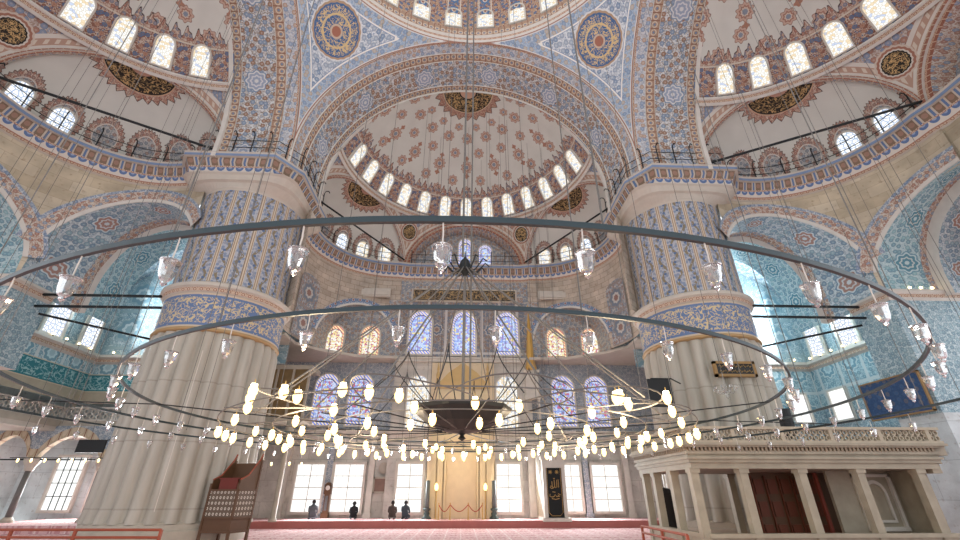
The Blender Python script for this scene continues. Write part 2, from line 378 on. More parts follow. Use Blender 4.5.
t = T('lit_cup'); M['litcup'] = t.glow(KS(255, 216, 140), 3.2)
t = T('spot_lamp'); M['spot'] = t.glow(KS(255, 226, 170), 6.0)

def mk_carpet():
    t = T('red_carpet'); x, y, z = t.obj()
    fx = t.frac(x/0.62); fy = t.frac(y/1.05)
    c = t.mix(t.either(fx < 0.08, fy < 0.1), K(232, 178, 178), K(240, 212, 208))
    d = t.hyp((fx-0.57)*0.62, (fy-0.55)*1.05); c = t.mix(d < 0.14, c, K(206, 104, 108)); c = t.mix(d < 0.07, c, K(226, 206, 190))
    v, r, g, _ = t.vor(x, y, 7.0, 1.0); c = t.mix((v < 0.36)*0.55, c, K(200, 100, 106))
    return t.done(c, 0.95)
M['carpet'] = mk_carpet()
M['carpet_edge'] = flat('carpet_edge', K(196, 104, 96), 0.9)

# ------------------------------------------------------------------ mesh helpers
def link(name, me, mat, parent=None, smooth=False):
    o = bpy.data.objects.new(name, me); COL.objects.link(o)
    for m_ in (mat if isinstance(mat, (list, tuple)) else [mat]): me.materials.append(m_)
    if parent is not None: o.parent = parent
    if smooth:
        for p in me.polygons: p.use_smooth = True
    return o
def tag(o, label=None, cat=None, group=None, kind=None):
    if label: o['label'] = label
    if cat: o['category'] = cat
    if group: o['group'] = group
    if kind: o['kind'] = kind
    return o
def struct(o, label, cat): return tag(o, label, cat, kind='structure')
def empty(name, loc, rz=0.0):
    o = bpy.data.objects.new(name, None); COL.objects.link(o); o.location = loc; o.rotation_euler = (0, 0, rz); o.empty_display_size = 0.1; return o
class MB:
    """collects faces into one mesh; faces carry uv layers and a material slot"""
    def __init__(s): s.v = []; s.f = []; s.mi = []; s.uv = {}; s.has = set()
    def vert(s, p): s.v.append(tuple(p)); return len(s.v)-1
    def face(s, idx, mi=0, uvs=None):
        s.f.append(tuple(idx)); s.mi.append(mi)
        for k, l in (uvs or {}).items(): s.uv.setdefault(k, {})[len(s.f)-1] = l
    def grid(s, nu, nv, fn, mi=0, closed=False):
        """fn(i,j)->(point, {layer:(u,v)})"""
        P = [[fn(i, j) for j in range(nv+1)] for i in range(nu+1)]
        I = [[s.vert(P[i][j][0]) for j in range(nv+1)] for i in range(nu+1)]
        keys = P[0][0][1].keys()
        for i in range(nu):
            for j in range(nv):
                q = ((i, j), (i+1, j), (i+1, j+1), (i, j+1))
                s.face([I[a][b] for a, b in q], mi(i, j) if callable(mi) else mi, {k: [P[a][b][1][k] for a, b in q] for k in keys})
    def box(s, c, h, mi=0, rz=0.0, mat=None):
        cx, cy, cz = c; hx, hy, hz = h; ca, sa = math.cos(rz), math.sin(rz)
        P = []
        for z in (-hz, hz):
            for x, y in ((-hx, -hy), (hx, -hy), (hx, hy), (-hx, hy)): P.append(s.vert((cx+x*ca-y*sa, cy+x*sa+y*ca, cz+z)))
        for q in ((3, 2, 1, 0), (4, 5, 6, 7), (0, 1, 5, 4), (1, 2, 6, 5), (2, 3, 7, 6), (3, 0, 4, 7)):
            f = [P[i] for i in q]; a, b, c_, d = [Vector(s.v[i]) for i in f]
            w = (b-a).length; hh = (d-a).length
            s.face(f, mi, {'UVMap': [(0, 0), (w, 0), (w, hh), (0, hh)]})
    def lathe(s, c, prof, n=16, mi=0, rot=None, wob=None):
        """prof = [(r,z)...] around z through c"""
        rings = []
        for r, z in prof:
            ring = []
            for i in range(n):
                a = 2*pi*i/n; rr = r*(wob(a, z) if wob else 1.0); p = Vector((rr*math.cos(a), rr*math.sin(a), z))
                if rot is not None: p = rot @ p
                ring.append(s.vert((c[0]+p.x, c[1]+p.y, c[2]+p.z)))
            rings.append(ring)
        for k in range(len(prof)-1):
            for i in range(n):
                j = (i+1) % n; s.face([rings[k][i], rings[k][j], rings[k+1][j], rings[k+1][i]], mi)
        if prof[0][0] > 1e-4: s.face(rings[0][::-1], mi)
        if prof[-1][0] > 1e-4: s.face(rings[-1], mi)
    def tube(s, pts, r, n=6, mi=0):
        pts = [Vector(p) for p in pts]; rings = []
        for k, p in enumerate(pts):
            d = (pts[min(k+1, len(pts)-1)] - pts[max(k-1, 0)]).normalized()
            a = d.cross(Vector((0, 0, 1)) if abs(d.z) < 0.95 else Vector((1, 0, 0))).normalized(); b = d.cross(a)
            rr = r[k] if isinstance(r, (list, tuple)) else r
            rings.append([s.vert(p + a*rr*math.cos(2*pi*i/n) + b*rr*math.sin(2*pi*i/n)) for i in range(n)])
        for k in range(len(pts)-1):
            for i in range(n):
                j = (i+1) % n; s.face([rings[k][i], rings[k][j], rings[k+1][j], rings[k+1][i]], mi)
        s.face(rings[0][::-1], mi); s.face(rings[-1], mi)
    def ring(s, c, R, hw, hh, n=96, mi=0):
        sec = ((-hw, -hh), (hw, -hh), (hw, hh), (-hw, hh)); I = []
        for i in range(n):
            a = 2*pi*i/n; I.append([s.vert((c[0]+(R+o)*math.cos(a), c[1]+(R+o)*math.sin(a), c[2]+z)) for o, z in sec])
        for i in range(n):
            j = (i+1) % n
            for k in range(4): s.face([I[i][k], I[j][k], I[j][(k+1) % 4], I[i][(k+1) % 4]], mi)
    def mesh(s, name='m'):
        me = bpy.data.meshes.new(name); me.from_pydata(s.v, [], s.f); me.update()
        for i, p in enumerate(me.polygons): p.material_index = s.mi[i]
        for k, dct in s.uv.items():
            L = me.uv_layers.new(name=k)
            for i, p in enumerate(me.polygons):
                if i in dct:
                    for li, uvv in zip(p.loop_indices, dct[i]): L.data[li].uv = uvv
        return me
    def build(s, name, mat, parent=None, smooth=False): return link(name, s.mesh(name), mat, parent, smooth)

# petal frames: (d = distance from the dome centre, l = sideways, z)
CY = 7.9
def PM(side):
    if side == 'front': return lambda d, l, z: (l, CY+d, z)
    if side == 'left': return lambda d, l, z: (-d, CY+l, z)
    return lambda d, l, z: (d, CY+l, z)
WN = [0]
def arch_outline(w, h, n=10, pointed=0.0):
    """closed outline of an arched window, sill centre at (0,0)"""
    r = w/2; k = 1.0 + pointed
    pts = [(-r, 0.0), (r, 0.0)]
    for i in range(n+1):
        a = pi*i/n; pts.append((r*math.cos(a), h-r*k + r*k*math.sin(a)))
    return pts
def window(c, nrm, w, h, glass, label, fw=0.09, depth=0.12, arched=True, tilt=None, frame='trimstone', pointed=0.0, mull=0, name=None):
    """window: stone frame plus its pane, facing nrm (into the room); c is the middle of the sill"""
    WN[0] += 1
    n = Vector(nrm).normalized(); side = Vector((0, 0, 1)).cross(n).normalized(); up = n.cross(side)
    o_ = Vector(c)
    def P(x, y, z): return o_ + side*x + up*y + n*z
    out = arch_outline(w, h, 12, pointed) if arched else [(-w/2, 0), (w/2, 0), (w/2, h), (-w/2, h)]
    out2 = arch_outline(w+2*fw, h+2*fw, 12, pointed) if arched else [(-w/2-fw, 0), (w/2+fw, 0), (w/2+fw, h+2*fw), (-w/2-fw, h+2*fw)]
    out2 = [(x, y-fw) for x, y in out2]
    mb = MB(); N = len(out)
    A = [mb.vert(P(x, y, depth)) for x, y in out]; B = [mb.vert(P(x, y, depth)) for x, y in out2]
    C_ = [mb.vert(P(x, y, 0.0)) for x, y in out]; D = [mb.vert(P(x, y, 0.0)) for x, y in out2]
    for i in range(N):
        j = (i+1) % N
        mb.face([A[i], A[j], B[j], B[i]]); mb.face([C_[i], C_[j], A[j], A[i]]); mb.face([B[i], B[j], D[j], D[i]])
    f = mb.build('window_%d' % WN[0], M[frame]); struct(f, label, 'window')
    pb = MB(); cx, cy = 0.0, h*0.45
    z = depth*0.35
    inner = [(cx+(x-cx)*0.62, cy+(y-cy)*0.62) for x, y in out]
    def ed(x, y): return 0.0
    I0 = [pb.vert(P(x, y, z)) for x, y in out]; I1 = [pb.vert(P(x, y, z)) for x, y in inner]; cc = pb.vert(P(cx, cy, z))
    wd = 0.38*w/2
    for i in range(N):
        j = (i+1) % N
        pb.face([I0[i], I0[j], I1[j], I1[i]], 0, {'UVMap': [out[i], out[j], inner[j], inner[i]], 'edge': [(0, 0), (0, 0), (wd, 0), (wd, 0)]})
        pb.face([I1[i], I1[j], cc], 0, {'UVMap': [inner[i], inner[j], (cx, cy)], 'edge': [(wd, 0), (wd, 0), (w/2, 0)]})
    pane = pb.build('pane', M[glass], f)
    if mull:
        gb = MB()
        def bar(x0, y0, x1, y1, t_):
            dx, dy = x1-x0, y1-y0; L = math.hypot(dx, dy); nx, ny = -dy/L*t_, dx/L*t_
            q = [gb.vert(P(x0+nx, y0+ny, z+0.03)), gb.vert(P(x1+nx, y1+ny, z+0.03)), gb.vert(P(x1-nx, y1-ny, z+0.03)), gb.vert(P(x0-nx, y0-ny, z+0.03))]
            q2 = [gb.vert(P(x0+nx, y0+ny, z)), gb.vert(P(x1+nx, y1+ny, z)), gb.vert(P(x1-nx, y1-ny, z)), gb.vert(P(x0-nx, y0-ny, z))]
            gb.face(q)
            for i in range(4): gb.face([q[i], q[(i+1) % 4], q2[(i+1) % 4], q2[i]])
        for i in range(1, mull): x = -w/2+w*i/mull; bar(x, 0, x, h*(1.0 if not arched else 0.9), 0.02)
        k = max(2, int(h/0.55))
        for i in range(1, k): y = h*i/k; bar(-w/2, y, w/2, y, 0.02)
        gb.build('window_grille', M['iron'] if mull > 2 else M['trimstone'], f)
    return f
ORD = ['first', 'second', 'third', 'fourth', 'fifth', 'sixth', 'seventh', 'eighth', 'ninth', 'tenth', 'eleventh', 'twelfth', 'thirteenth', 'fourteenth', 'fifteenth', 'sixteenth', 'seventeenth', 'eighteenth', 'nineteenth', 'twentieth']

# ================================================================== ARCHITECTURE
A = 8.7          # half side of the domed square
ZS = 16.65       # springing of the four great arches
SD = {'front': 'the half dome over the far wall', 'left': 'the half dome on the left side', 'right': 'the half dome on the right side'}

# ---- floor
mb = MB(); mb.box((0, 10, -0.1), (24, 20, 0.1)); f = mb.build('floor', M['carpet']); struct(f, 'red and pink patterned prayer carpet covering the floor', 'floor')
mb = MB(); mb.box((0.3, 27.4, 0.15), (12.2, 2.6, 0.15)); f = mb.build('floor', M['carpet']); struct(f, 'carpeted platform before the far wall, one step up', 'platform')
mb = MB(); mb.box((0.3, 24.75, 0.15), (12.3, 0.05, 0.17)); f = mb.build('trim_1', M['carpet_edge']); struct(f, 'dull red step edge along the front of the carpeted platform', 'step')
mb = MB(); mb.box((-17.0, 25.5, 0.15), (5.0, 3.5, 0.15)); f = mb.build('floor', M['carpet']); struct(f, 'carpeted platform under the left gallery columns', 'platform')

# ---- main dome
R0 = 8.75
def ring_sweep(mb, c, sec, n, mats, a0=0.0, a1=2*pi):
    cum = [0.0]
    for k in range(len(sec)-1): cum.append(cum[-1]+math.hypot(sec[k+1][0]-sec[k][0], sec[k+1][1]-sec[k][1]))
    for k in range(len(sec)-1):
        def fn(i, j, k=k):
            a = a0+(a1-a0)*i/n; r, z = sec[k+j]
            return (c[0]+r*math.cos(a), c[1]+r*math.sin(a), c[2]+z), {'UVMap': (a*sec[0][0], (cum[k+j]-cum[k]))}
        mb.grid(n, 1, fn, mats[k])
mb = MB(); ring_sweep(mb, (0, CY, 0), [(8.72, 25.35), (8.62, 25.45), (8.62, 25.62), (8.5, 25.72), (8.5, 26.3), (8.62, 26.4), (8.95, 26.4)], 112, [1, 0, 1, 2, 1, 1])
f = mb.build('trim_2', [M['red_line'], M['pale_line'], M['arch_lat']], smooth=False); struct(f, 'carved ring moulding at the foot of the central dome', 'cornice')
mb = MB()
def fn(i, j):
    a = 2*pi*i/112; th = (pi/2)*j/24
    r = 8.95*math.cos(th); z = 26.4 + 9.6*math.sin(th)
    return (r*math.cos(a), CY+r*math.sin(a), z), {'UVMap': (a/(2*pi)*28, 9.3*th)}
mb.grid(112, 24, fn); f = mb.build('ceiling', M['drum'], smooth=True); struct(f, 'central painted dome with a red and blue drum', 'dome')
k = 0
for i in range(28):
    a = 2*pi*(i+0.5)/28 + pi/2
    p = Vector((8.9*math.cos(a), CY+8.9*math.sin(a), 27.0)); n = Vector((-math.cos(a), -math.sin(a), -0.06))
    o_ = ((i+0.5) if i < 14 else (i+0.5-28))
    window((p.x, p.y, p.z), n, 0.9, 1.5, 'g_white', 'arched window in the drum of the central dome, %s from the one above the front arch on the %s' % (ORD[int(abs(o_))], 'left' if o_ > 0 else 'right'), pointed=0.1)

# ---- pendentives (two far ones)
RS = A*math.sqrt(2)
for sg, nm in ((-1, 'left'), (1, 'right')):
    mb = MB(); N1, N2 = 36, 36
    def fn(i, j, sg=sg):
        # rows by height, columns by azimuth between the two arch planes
        z = ZS + A*(j/N2)**0.9*0.9999
        rh = math.sqrt(RS*RS-(z-ZS)**2)
        if rh > A: h = math.acos(min(1.0, A/rh))
        else: h = 0.0
        # azimuth range from h to 90-h degrees measured from the y axis (front) to the x axis
        a = h + (pi/2-2*h)*i/N1
        if rh <= A: a = pi/2*i/N1
        x = rh*math.sin(a); y = rh*math.cos(a); up = (z-ZS)
        p = Vector((x, y, up))
        e = min(A-y, A-x)
        # distance to the arch circle (in its plane radius A) approx
        e1 = math.sqrt(x*x+up*up)-A if y > x else math.sqrt(y*y+up*up)-A
        e1 = math.hypot(e1 if e1 > 0 else 0, A-max(x, y))
        e2 = (A-up)*1.0
        ee = min(e1, max(e2, 0)*1.15)
        axd = (a-pi/4)*rh
        return (sg*x, CY+y, z), {'UVMap': (axd*sg, up*1.03), 'edge': (ee, 0), 'along': ((a*rh+up*0.8), up)}
    mb.grid(N1, N2, fn); f = mb.build('ceiling', M['pend'], smooth=True)
    struct(f, 'blue painted pendentive with a gold-lettered roundel, %s of the front arch' % nm, 'pendentive')

# ---- great arches
SEC = [(8.62, 8.98), (8.62, 8.80), (8.72, 8.80), (8.72, 8.62), (8.80, 8.62), (9.35, 8.55), (9.35, 8.48), (9.80, 8.44), (9.80, 8.38), (11.45, 8.30), (11.45, 8.22), (11.80, 8.20), (11.80, 8.05), (12.0, 8.05)]
SM = [4, 4, 0, 1, 2, 4, 3, 4, 5, 4, 3, 4, 4]
for side in ('front', 'left', 'right'):
    P = PM(side); mb = MB(); n = 72; leg = 1.1
    L = [(-1, -leg)] + [None]*(n+1) + [(1, -leg)]
    for k in range(len(SEC)-1):
        seclen = math.hypot(SEC[k+1][0]-SEC[k][0], SEC[k+1][1]-SEC[k][1])
        def fn(i, j, k=k):
            d, r = SEC[k+j]
            if i == 0: return P(d, -r, ZS-leg), {'UVMap': (-leg, j*seclen)}
            if i == n+2: return P(d, r, ZS-leg), {'UVMap': (pi*8.5+leg, j*seclen)}
            a = pi*(i-1)/n
            return P(d, -r*math.cos(a), ZS+r*math.sin(a)*1.012), {'UVMap': (a*8.5, j*seclen)}
        mb.grid(n+2, 1, fn, SM[k])
    f = mb.build('trim_%d' % {'front': 3, 'left': 4, 'right': 5}[side], [M['pale_line'], M['red_line'], M['arch_mid'], M['arch_lat'], M['pale_line'], M['arch_wide']])
    struct(f, {'front': 'great painted arch in front of the far half dome', 'left': 'great painted arch rising out of the picture above the left pier', 'right': 'great painted arch rising out of the picture above the right pier'}[side], 'arch')

# ---- half domes, spandrels, exedrae
SDD = 11.75; RR = 8.2; ZC = 16.5; TH0 = math.radians(22)
def ell(z): return 8.7*math.sqrt(max(0, 1-((z-15.6)/7.9)**2))
ZT = ZC + RR*math.sin(TH0); RT = RR*math.cos(TH0)
EH = 4.41; EV = 7.9*math.sqrt(1-(7.5/8.7)**2)   # arch half width / rise in the bay planes
for side in ('front', 'left', 'right'):
    P = PM(side)
    # upper shell
    mb = MB(); NA, NH = 72, 30
    def fn(i, j):
        a = -pi/2 + pi*i/NA; th = TH0 + (pi/2-TH0)*j/NH
        r = RR*math.cos(th)
        return P(SDD+r*math.cos(a), r*math.sin(a), ZC+RR*math.sin(th)), {'UVMap': (math.degrees(a)/13.0+0.5+20, RR*(th-TH0)), 'pol': (a/pi+3, RR*(pi/2-th))}
    mb.grid(NA, NH, fn); f = mb.build('ceiling', M['semi'], smooth=True)
    struct(f, {'front': 'half dome above the far wall with scattered roundels', 'left': 'half dome at the upper left of the picture', 'right': 'half dome at the upper right of the picture'}[side], 'half dome')
    # moulding between shell and spandrels
    mb = MB(); NA = 72
    S2 = [(RT-0.02, ZT-0.28), (RT-0.16, ZT-0.2), (RT-0.16, ZT-0.02), (RT-0.24, ZT+0.02), (RT-0.24, ZT+0.12), (RT-0.02, ZT+0.16)]
    for k in range(5):
        def fn(i, j, k=k):
            a = -pi/2+pi*i/NA; r, z = S2[k+j]
            return P(SDD+r*math.cos(a), r*math.sin(a), z), {'UVMap': (a*7.5, j*0.18)}
        mb.grid(NA, 1, fn, 1 if k == 1 else 0)
    f = mb.build('trim_%d' % {'front': 6, 'left': 7, 'right': 8}[side], [M['pale_line'], M['ledge_red']]); struct(f, 'thin moulding ring under the windows of ' + SD[side], 'cornice')
    # windows of the shell
    for i in range(13):
        a = math.radians((i-6)*13.0)
        if side != 'front' and abs(i-6) > 6: continue
        r = RR*math.cos(TH0+0.045) - 0.08; z = ZC+RR*math.sin(TH0+0.035)
        p = P(SDD+r*math.cos(a), r*math.sin(a), z); q = P(SDD, 0, ZC)
        tl = TH0+0.12
        nd = Vector(P(SDD-math.cos(tl)*math.cos(a), -math.cos(tl)*math.sin(a), -math.sin(tl)))-Vector(P(SDD, 0, 0))
        o_ = i-6
        if side == 'front': w_ = ('central window' if o_ == 0 else 'window %s to the %s of centre' % (ORD[abs(o_)-1], 'right' if o_ > 0 else 'left'))
        else: w_ = ('central window' if o_ == 0 else 'window %s %s of centre' % (ORD[abs(o_)-1], 'beyond' if o_ > 0 else 'nearer than'))
        window(p, nd, 0.74, 1.5, 'g_white', 'arched glazed %s in the ring of %s' % (w_, SD[side]), pointed=0.12, fw=0.07)
    # spandrels between the three bays
    mb = MB(); NA, NZ = 90, 12
    def zlow(a):
        dl = min(abs(a), abs(a-pi/3), abs(a+pi/3)); v = 7.5/(8.7*math.cos(dl))
        return 15.6 + (7.9*math.sqrt(1-v*v) if v < 1 else 0.0)
    def fn(i, j):
        a = -pi/2+pi*i/NA; z0 = min(zlow(a), ZT-0.01); z = z0+(ZT-z0)*j/NZ; r = ell(z)
        dl = min((abs(a-q), q) for q in (0, pi/3, -pi/3)); g = a-dl[1]
        ed = abs(math.hypot(r*math.sin(g)/EH, (z-15.6)/EV)-1)*4.1
        return P(SDD+r*math.cos(a), r*math.sin(a), z), {'UVMap': (a*8.5, z-15.6), 'edge': (ed, 0)}
    mb.grid(NA, NZ, fn); f = mb.build('ceiling', M['spand'], smooth=True); struct(f, 'painted triangular spandrels between the small arches of ' + SD[side], 'spandrel')
    for kb, ab in ((-1, -pi/3), (0, 0.0), (1, pi/3)):
        nx, ny = math.cos(ab), math.sin(ab); tx, ty = -ny, nx
        # archivolt + soffit
        mb = MB(); n = 40
        SS = [(7.42, 1.0), (7.42, 0.985), (7.5, 0.985), (7.5, 0.965), (7.62, 0.962)] if kb else [(7.42, 1.0), (7.42, 0.955), (7.55, 0.955), (7.55, 0.90), (8.6, 0.89)]
        for k in range(4):
            def fn(i, j, k=k):
                a = pi*i/n; dd, s_ = SS[k+j]; lx = -EH*s_*math.cos(a); z = 15.6+EV*s_*math.sin(a)
                return P(SDD+nx*dd+tx*lx, ny*dd+ty*lx, z), {'UVMap': (a*4.3, j*0.5)}
            mb.grid(n, 1, fn, (0, 1, 2, 3)[k])
        WN_ = {'front': 9, 'left': 12, 'right': 15}[side]+kb+1
        f = mb.build('trim_%d' % WN_, [M['ledge_red'], M['pale_line'], M['red_line'], M['rust_lace']])
        struct(f, 'small painted arch over %s bay of %s' % ({-1: 'one side', 0: 'the middle', 1: 'the other side'}[kb], SD[side]), 'arch')
        if kb == 0:
            # flat tympanum
            mb = MB(); dd = 8.6
            ctr = mb.vert(P(SDD+dd, 0, 16.4)); pts = [(-EH*0.9*math.cos(pi*i/30), 15.6+EV*0.9*math.sin(pi*i/30)) for i in range(31)]
            I = [mb.vert(P(SDD+dd, x, z)) for x, z in pts]
            for i in range(31):
                j = (i+1) % 31; mb.face([I[i], I[j], ctr], 0, {'UVMap': [pts[i], pts[j], (0, 16.4)]})
            f = mb.build('wall_%s' % side, M['tile_brown']); struct(f, 'painted wall panel with three windows under the middle arch of ' + SD[side], 'wall')
            for q, (x, h) in enumerate(((-1.5, 2.1), (0.0, 2.6), (1.5, 2.1))):
                a_ = P(SDD+dd, x, 16.15); b_ = Vector(P(0, 0, 0))-Vector(P(1, 0, 0))
                window(a_, b_, 0.98, h, 'g_blue', 'tall stained-glass window in the middle bay under %s, %s of three' % (SD[side], ('left', 'middle', 'right')[q] if side == 'front' else ORD[q]), pointed=0.12)
            continue
        # exedra shell
        R = 4.95; back = 2.07; Ed = SDD+nx*(7.5-back); El = ny*(7.5-back); V = EV*R/math.sqrt(R*R-back*back)
        mb = MB(); NA, NZ = 48, 20; psi0 = math.acos(back/R)
        def fn(i, j):
            ps = -psi0+2*psi0*i/NA; tm = math.acos(min(1.0, back/(R*math.cos(ps)))); th = tm*j/NZ
            r = R*math.cos(th); z = 15.6+V*math.sin(th); a = ps+ab
            px = r*math.sin(ps); py = r*math.cos(ps)-back-0.1
            return P(Ed+r*math.cos(a), El+r*math.sin(a), z), {'UVMap': (math.degrees(ps)/19.0+10.0, z-15.8), 'pol': (px, py + (V*0.9-(z-15.6))*0.55)}
        mb.grid(NA, NZ, fn); f = mb.build('ceiling', M['exedra'], smooth=True)
        wh = {('front', -1): 'left', ('front', 1): 'right', ('left', 1): 'far', ('right', 1): 'far'}.get((side, kb), 'near')
        struct(f, 'small %s side niche dome with a dark roundel under %s' % (wh, SD[side]), 'niche dome')
        for q in range(6):
            psd = -47.5+19.0*q; ps = math.radians(psd)
            outer = -psd*kb   # towards the bay axis when positive
            bright = (outer > 0 or False) if side == 'front' else (outer > 20)
            if side != 'front' and kb == -1 and False: continue
            if not bright: continue
            a = ps+ab; r = R*math.cos(0.1)-0.05; tl = 0.2
            p = P(Ed+r*math.cos(a), El+r*math.sin(a), 16.0)
            nd = Vector(P(-math.cos(tl)*math.cos(a), -math.cos(tl)*math.sin(a), -math.sin(tl)))-Vector(P(0, 0, 0))
            window(p, nd, 0.8, 1.2, 'g_lat' if (side != 'front' or outer < 20) else 'g_white', 'arched window at the foot of the %s niche dome under %s, %s from the middle bay' % (wh, SD[side], ORD[int((47.5-outer+0.1)/19)]), fw=0.06, pointed=0.05)
    # closing strip: ledge shelf behind the ledge moulding
# ---- ledge (muqarnas cornice) around the room
def exarc(side, kb, R, p0, p1, n=26):
    ab = kb*pi/3; Ed = SDD+math.cos(ab)*5.43; El = math.sin(ab)*5.43
    return [(Ed+R*math.cos(ab+math.radians(p0+(p1-p0)*i/n)), El+R*math.sin(ab+math.radians(p0+(p1-p0)*i/n))) for i in range(n+1)]
DB = 19.5
def petal_path(side):
    """plan points (d,l) from l<0 to l>0"""
    a = exarc(side, -1, 4.85, -58, 61); b = [(DB, -3.95), (DB, 3.95)]; c = exarc(side, 1, 4.85, -61, 58)
    return a+b+c
def plan(side): P = PM(side); return [P(d, l, 0)[:2] for d, l in petal_path(side)]
def plan_sweep(mb, path, sec, mats, sign=1):
    """sec: (inward offset, z); inward is to the sign side of the path"""
    n = len(path); nr = []
    for i in range(n):
        a = Vector(path[max(i-1, 0)]); b = Vector(path[i]); c = Vector(path[min(i+1, n-1)])
        d1 = (b-a).normalized() if i > 0 else (c-b).normalized(); d2 = (c-b).normalized() if i < n-1 else d1
        n1 = Vector((-d1.y, d1.x)); n2 = Vector((-d2.y, d2.x)); m = (n1+n2)
        m = m.normalized(); m = m/max(0.45, m.dot(n1)); nr.append(m*sign)
    cum = [0.0]
    for i in range(n-1): cum.append(cum[-1]+(Vector(path[i+1])-Vector(path[i])).length)
    for k in range(len(sec)-1):
        sl = math.hypot(sec[k+1][0]-sec[k][0], sec[k+1][1]-sec[k][1])
        def fn(i, j, k=k):
            o, z = sec[k+j]; p = Vector(path[i])+nr[i]*o
            return (p.x, p.y, z), {'UVMap': (cum[i], j*sl)}
        mb.grid(n-1, 1, fn, mats[k])
LSEC = [(0.0, 14.72), (0.1, 14.78), (0.16, 14.84), (0.3, 15.16), (0.34, 15.22), (0.5, 15.58), (0.62, 15.6), (0.62, 15.74), (0.66, 15.82), (0.0, 15.82), (-0.25, 15.82)]
LMAT = [4, 0, 1, 0, 2, 4, 3, 4, 4, 4]
LM = [M['ledge_red'], M['ledge_lo'], M['ledge_up'], M['ledge_blue'], M['ledge_pale']]
pf = plan('front'); pl_ = plan('left'); pr = plan('right')
for side, pth, sgn in (('front', pf, 1), ('left', pl_, -1), ('right', pr, 1)):
    pass
def signed(path, inside):
    a, b = Vector(path[len(path)//2]), Vector(path[len(path)//2+1]); d = b-a; n = Vector((-d.y, d.x)); return 1 if n.dot(Vector(inside)-a) > 0 else -1
for q, (side, pth) in enumerate((('front', pf), ('left', pl_), ('right', pr))):
    mb = MB(); plan_sweep(mb, pth, LSEC, LMAT, signed(pth, (0, CY)))
    f = mb.build('trim_%d' % (18+q), LM); struct(f, 'painted ledge of blue scallops and brown blocks below ' + SD[side], 'cornice')
# pier caps
PX, PY, PR = 10.85, 18.95, 2.52
for sg, nm in ((-1, 'left'), (1, 'right')):
    cp = [(sg*9.2, 21.4), (sg*8.72, 21.0), (sg*8.72, 17.5), (sg*9.35, 16.6), (sg*12.9, 16.6), (sg*13.3, 17.2)]
    mb = MB(); plan_sweep(mb, cp, [(o, z) for o, z in LSEC[:-1]], LMAT[:-1], signed(cp, (0, CY)))
    # top slab
    I = [mb.vert((x, y, 15.8)) for x, y in cp]; mb.face(I, 4, {'UVMap': [(0, 0)]*6})
    f = mb.build('trim_%d' % (21+(sg+1)//2), LM); struct(f, 'painted projecting ledge capping the %s fluted pier' % nm, 'cornice')

# ---- stone drum walls below the ledge
def exwall(side, kb, arches, ztop, zbot, name_label, mat):
    """curved wall; arches = [(coordinate 'd' or 'l' or 'a', centre, half, spring, peak, zleg)] tested in the petal frame"""
    P = PM(side); ab = kb*pi/3; Ed = SDD+math.cos(ab)*5.43; El = math.sin(ab)*5.43; R = 4.85
    N = 150; mb = MB(); lo = []; xe = 14 if side == 'front' else -9
    a0, a1 = ab-math.radians(64+(xe if kb < 0 else 0)), ab+math.radians(64+(xe if kb > 0 else 0))
    if abs(kb) and True: a0 = min(a0, -0.05 if kb > 0 else a0); 
    for i in range(N+1):
        a = a0+(a1-a0)*i/N; d = Ed+R*math.cos(a); l = El+R*math.sin(a); zl = zbot
        for ax, c, h, sp, pk in arches:
            v = {'d': d, 'l': l, 'a': math.degrees(a)*kb}[ax]
            if ax == 'd' and l*kb < abs(El): continue
            if ax == 'l' and d < Ed: continue
            u = (v-c)/h
            if abs(u) < 1: zl = max(zl, sp+(pk-sp)*math.sqrt(1-u*u))
        lo.append((a, d, l, zl))
    def fn(i, j):
        a, d, l, zl = lo[i]; z = zl+(ztop-zl)*j/6
        return P(d, l, z), {'UVMap': (a*R, z)}
    mb.grid(N, 6, fn); f = mb.build('wall_%s' % side, M[mat], smooth=True); struct(f, name_label, 'wall')
    return lo
def archivolt(name, lo, pick, widths, mats, P, label, inset=0.06):
    """bands following the lower edge of a curved wall, lying on the wall"""
    pts = [(d, l, z) for a, d, l, z in lo if pick(a, d, l, z)]
    mb = MB(); n = len(pts); nn = []
    c = Vector((0, 0))
    for i in range(n):
        p0 = Vector(pts[max(i-1, 0)]); p1 = Vector(pts[min(i+1, n-1)]); tdir = (p1-p0).normalized()
        # wall normal (towards the niche centre) in plan
        cen = Vector((CEN[0], CEN[1], 0)); w = (cen-Vector((pts[i][0], pts[i][1], 0))).normalized()
        o = tdir.cross(w).normalized()
        if o.z < 0: o = -o
        nn.append((o, w))
    cum = [0.0]
    for i in range(n-1): cum.append(cum[-1]+(Vector(pts[i+1])-Vector(pts[i])).length)
    off = 0.0
    for k, wd in enumerate(widths):
        def fn(i, j, off=off, wd=wd):
            o, w = nn[i]; p = Vector(pts[i]) + o*(off+wd*j) + w*inset
            # keep on the cylinder
            v = Vector((p.x-CEN[0], p.y-CEN[1])); v = v.normalized()*(4.85-inset)
            return P(CEN[0]+v.x, CEN[1]+v.y, p.z), {'UVMap': (cum[i], wd*j)}
        mb.grid(n-1, 1, fn, k); off += wd
    # inner lip
    def fn(i, j):
        o, w = nn[i]; p = Vector(pts[i]) + w*(inset if j == 0 else -0.05); return P(p.x, p.y, p.z), {'UVMap': (cum[i], 0.05*j)}
    mb.grid(n-1, 1, fn, 0)
    f = mb.build(name, [M[m] for m in mats]); return struct(f, label, 'arch')
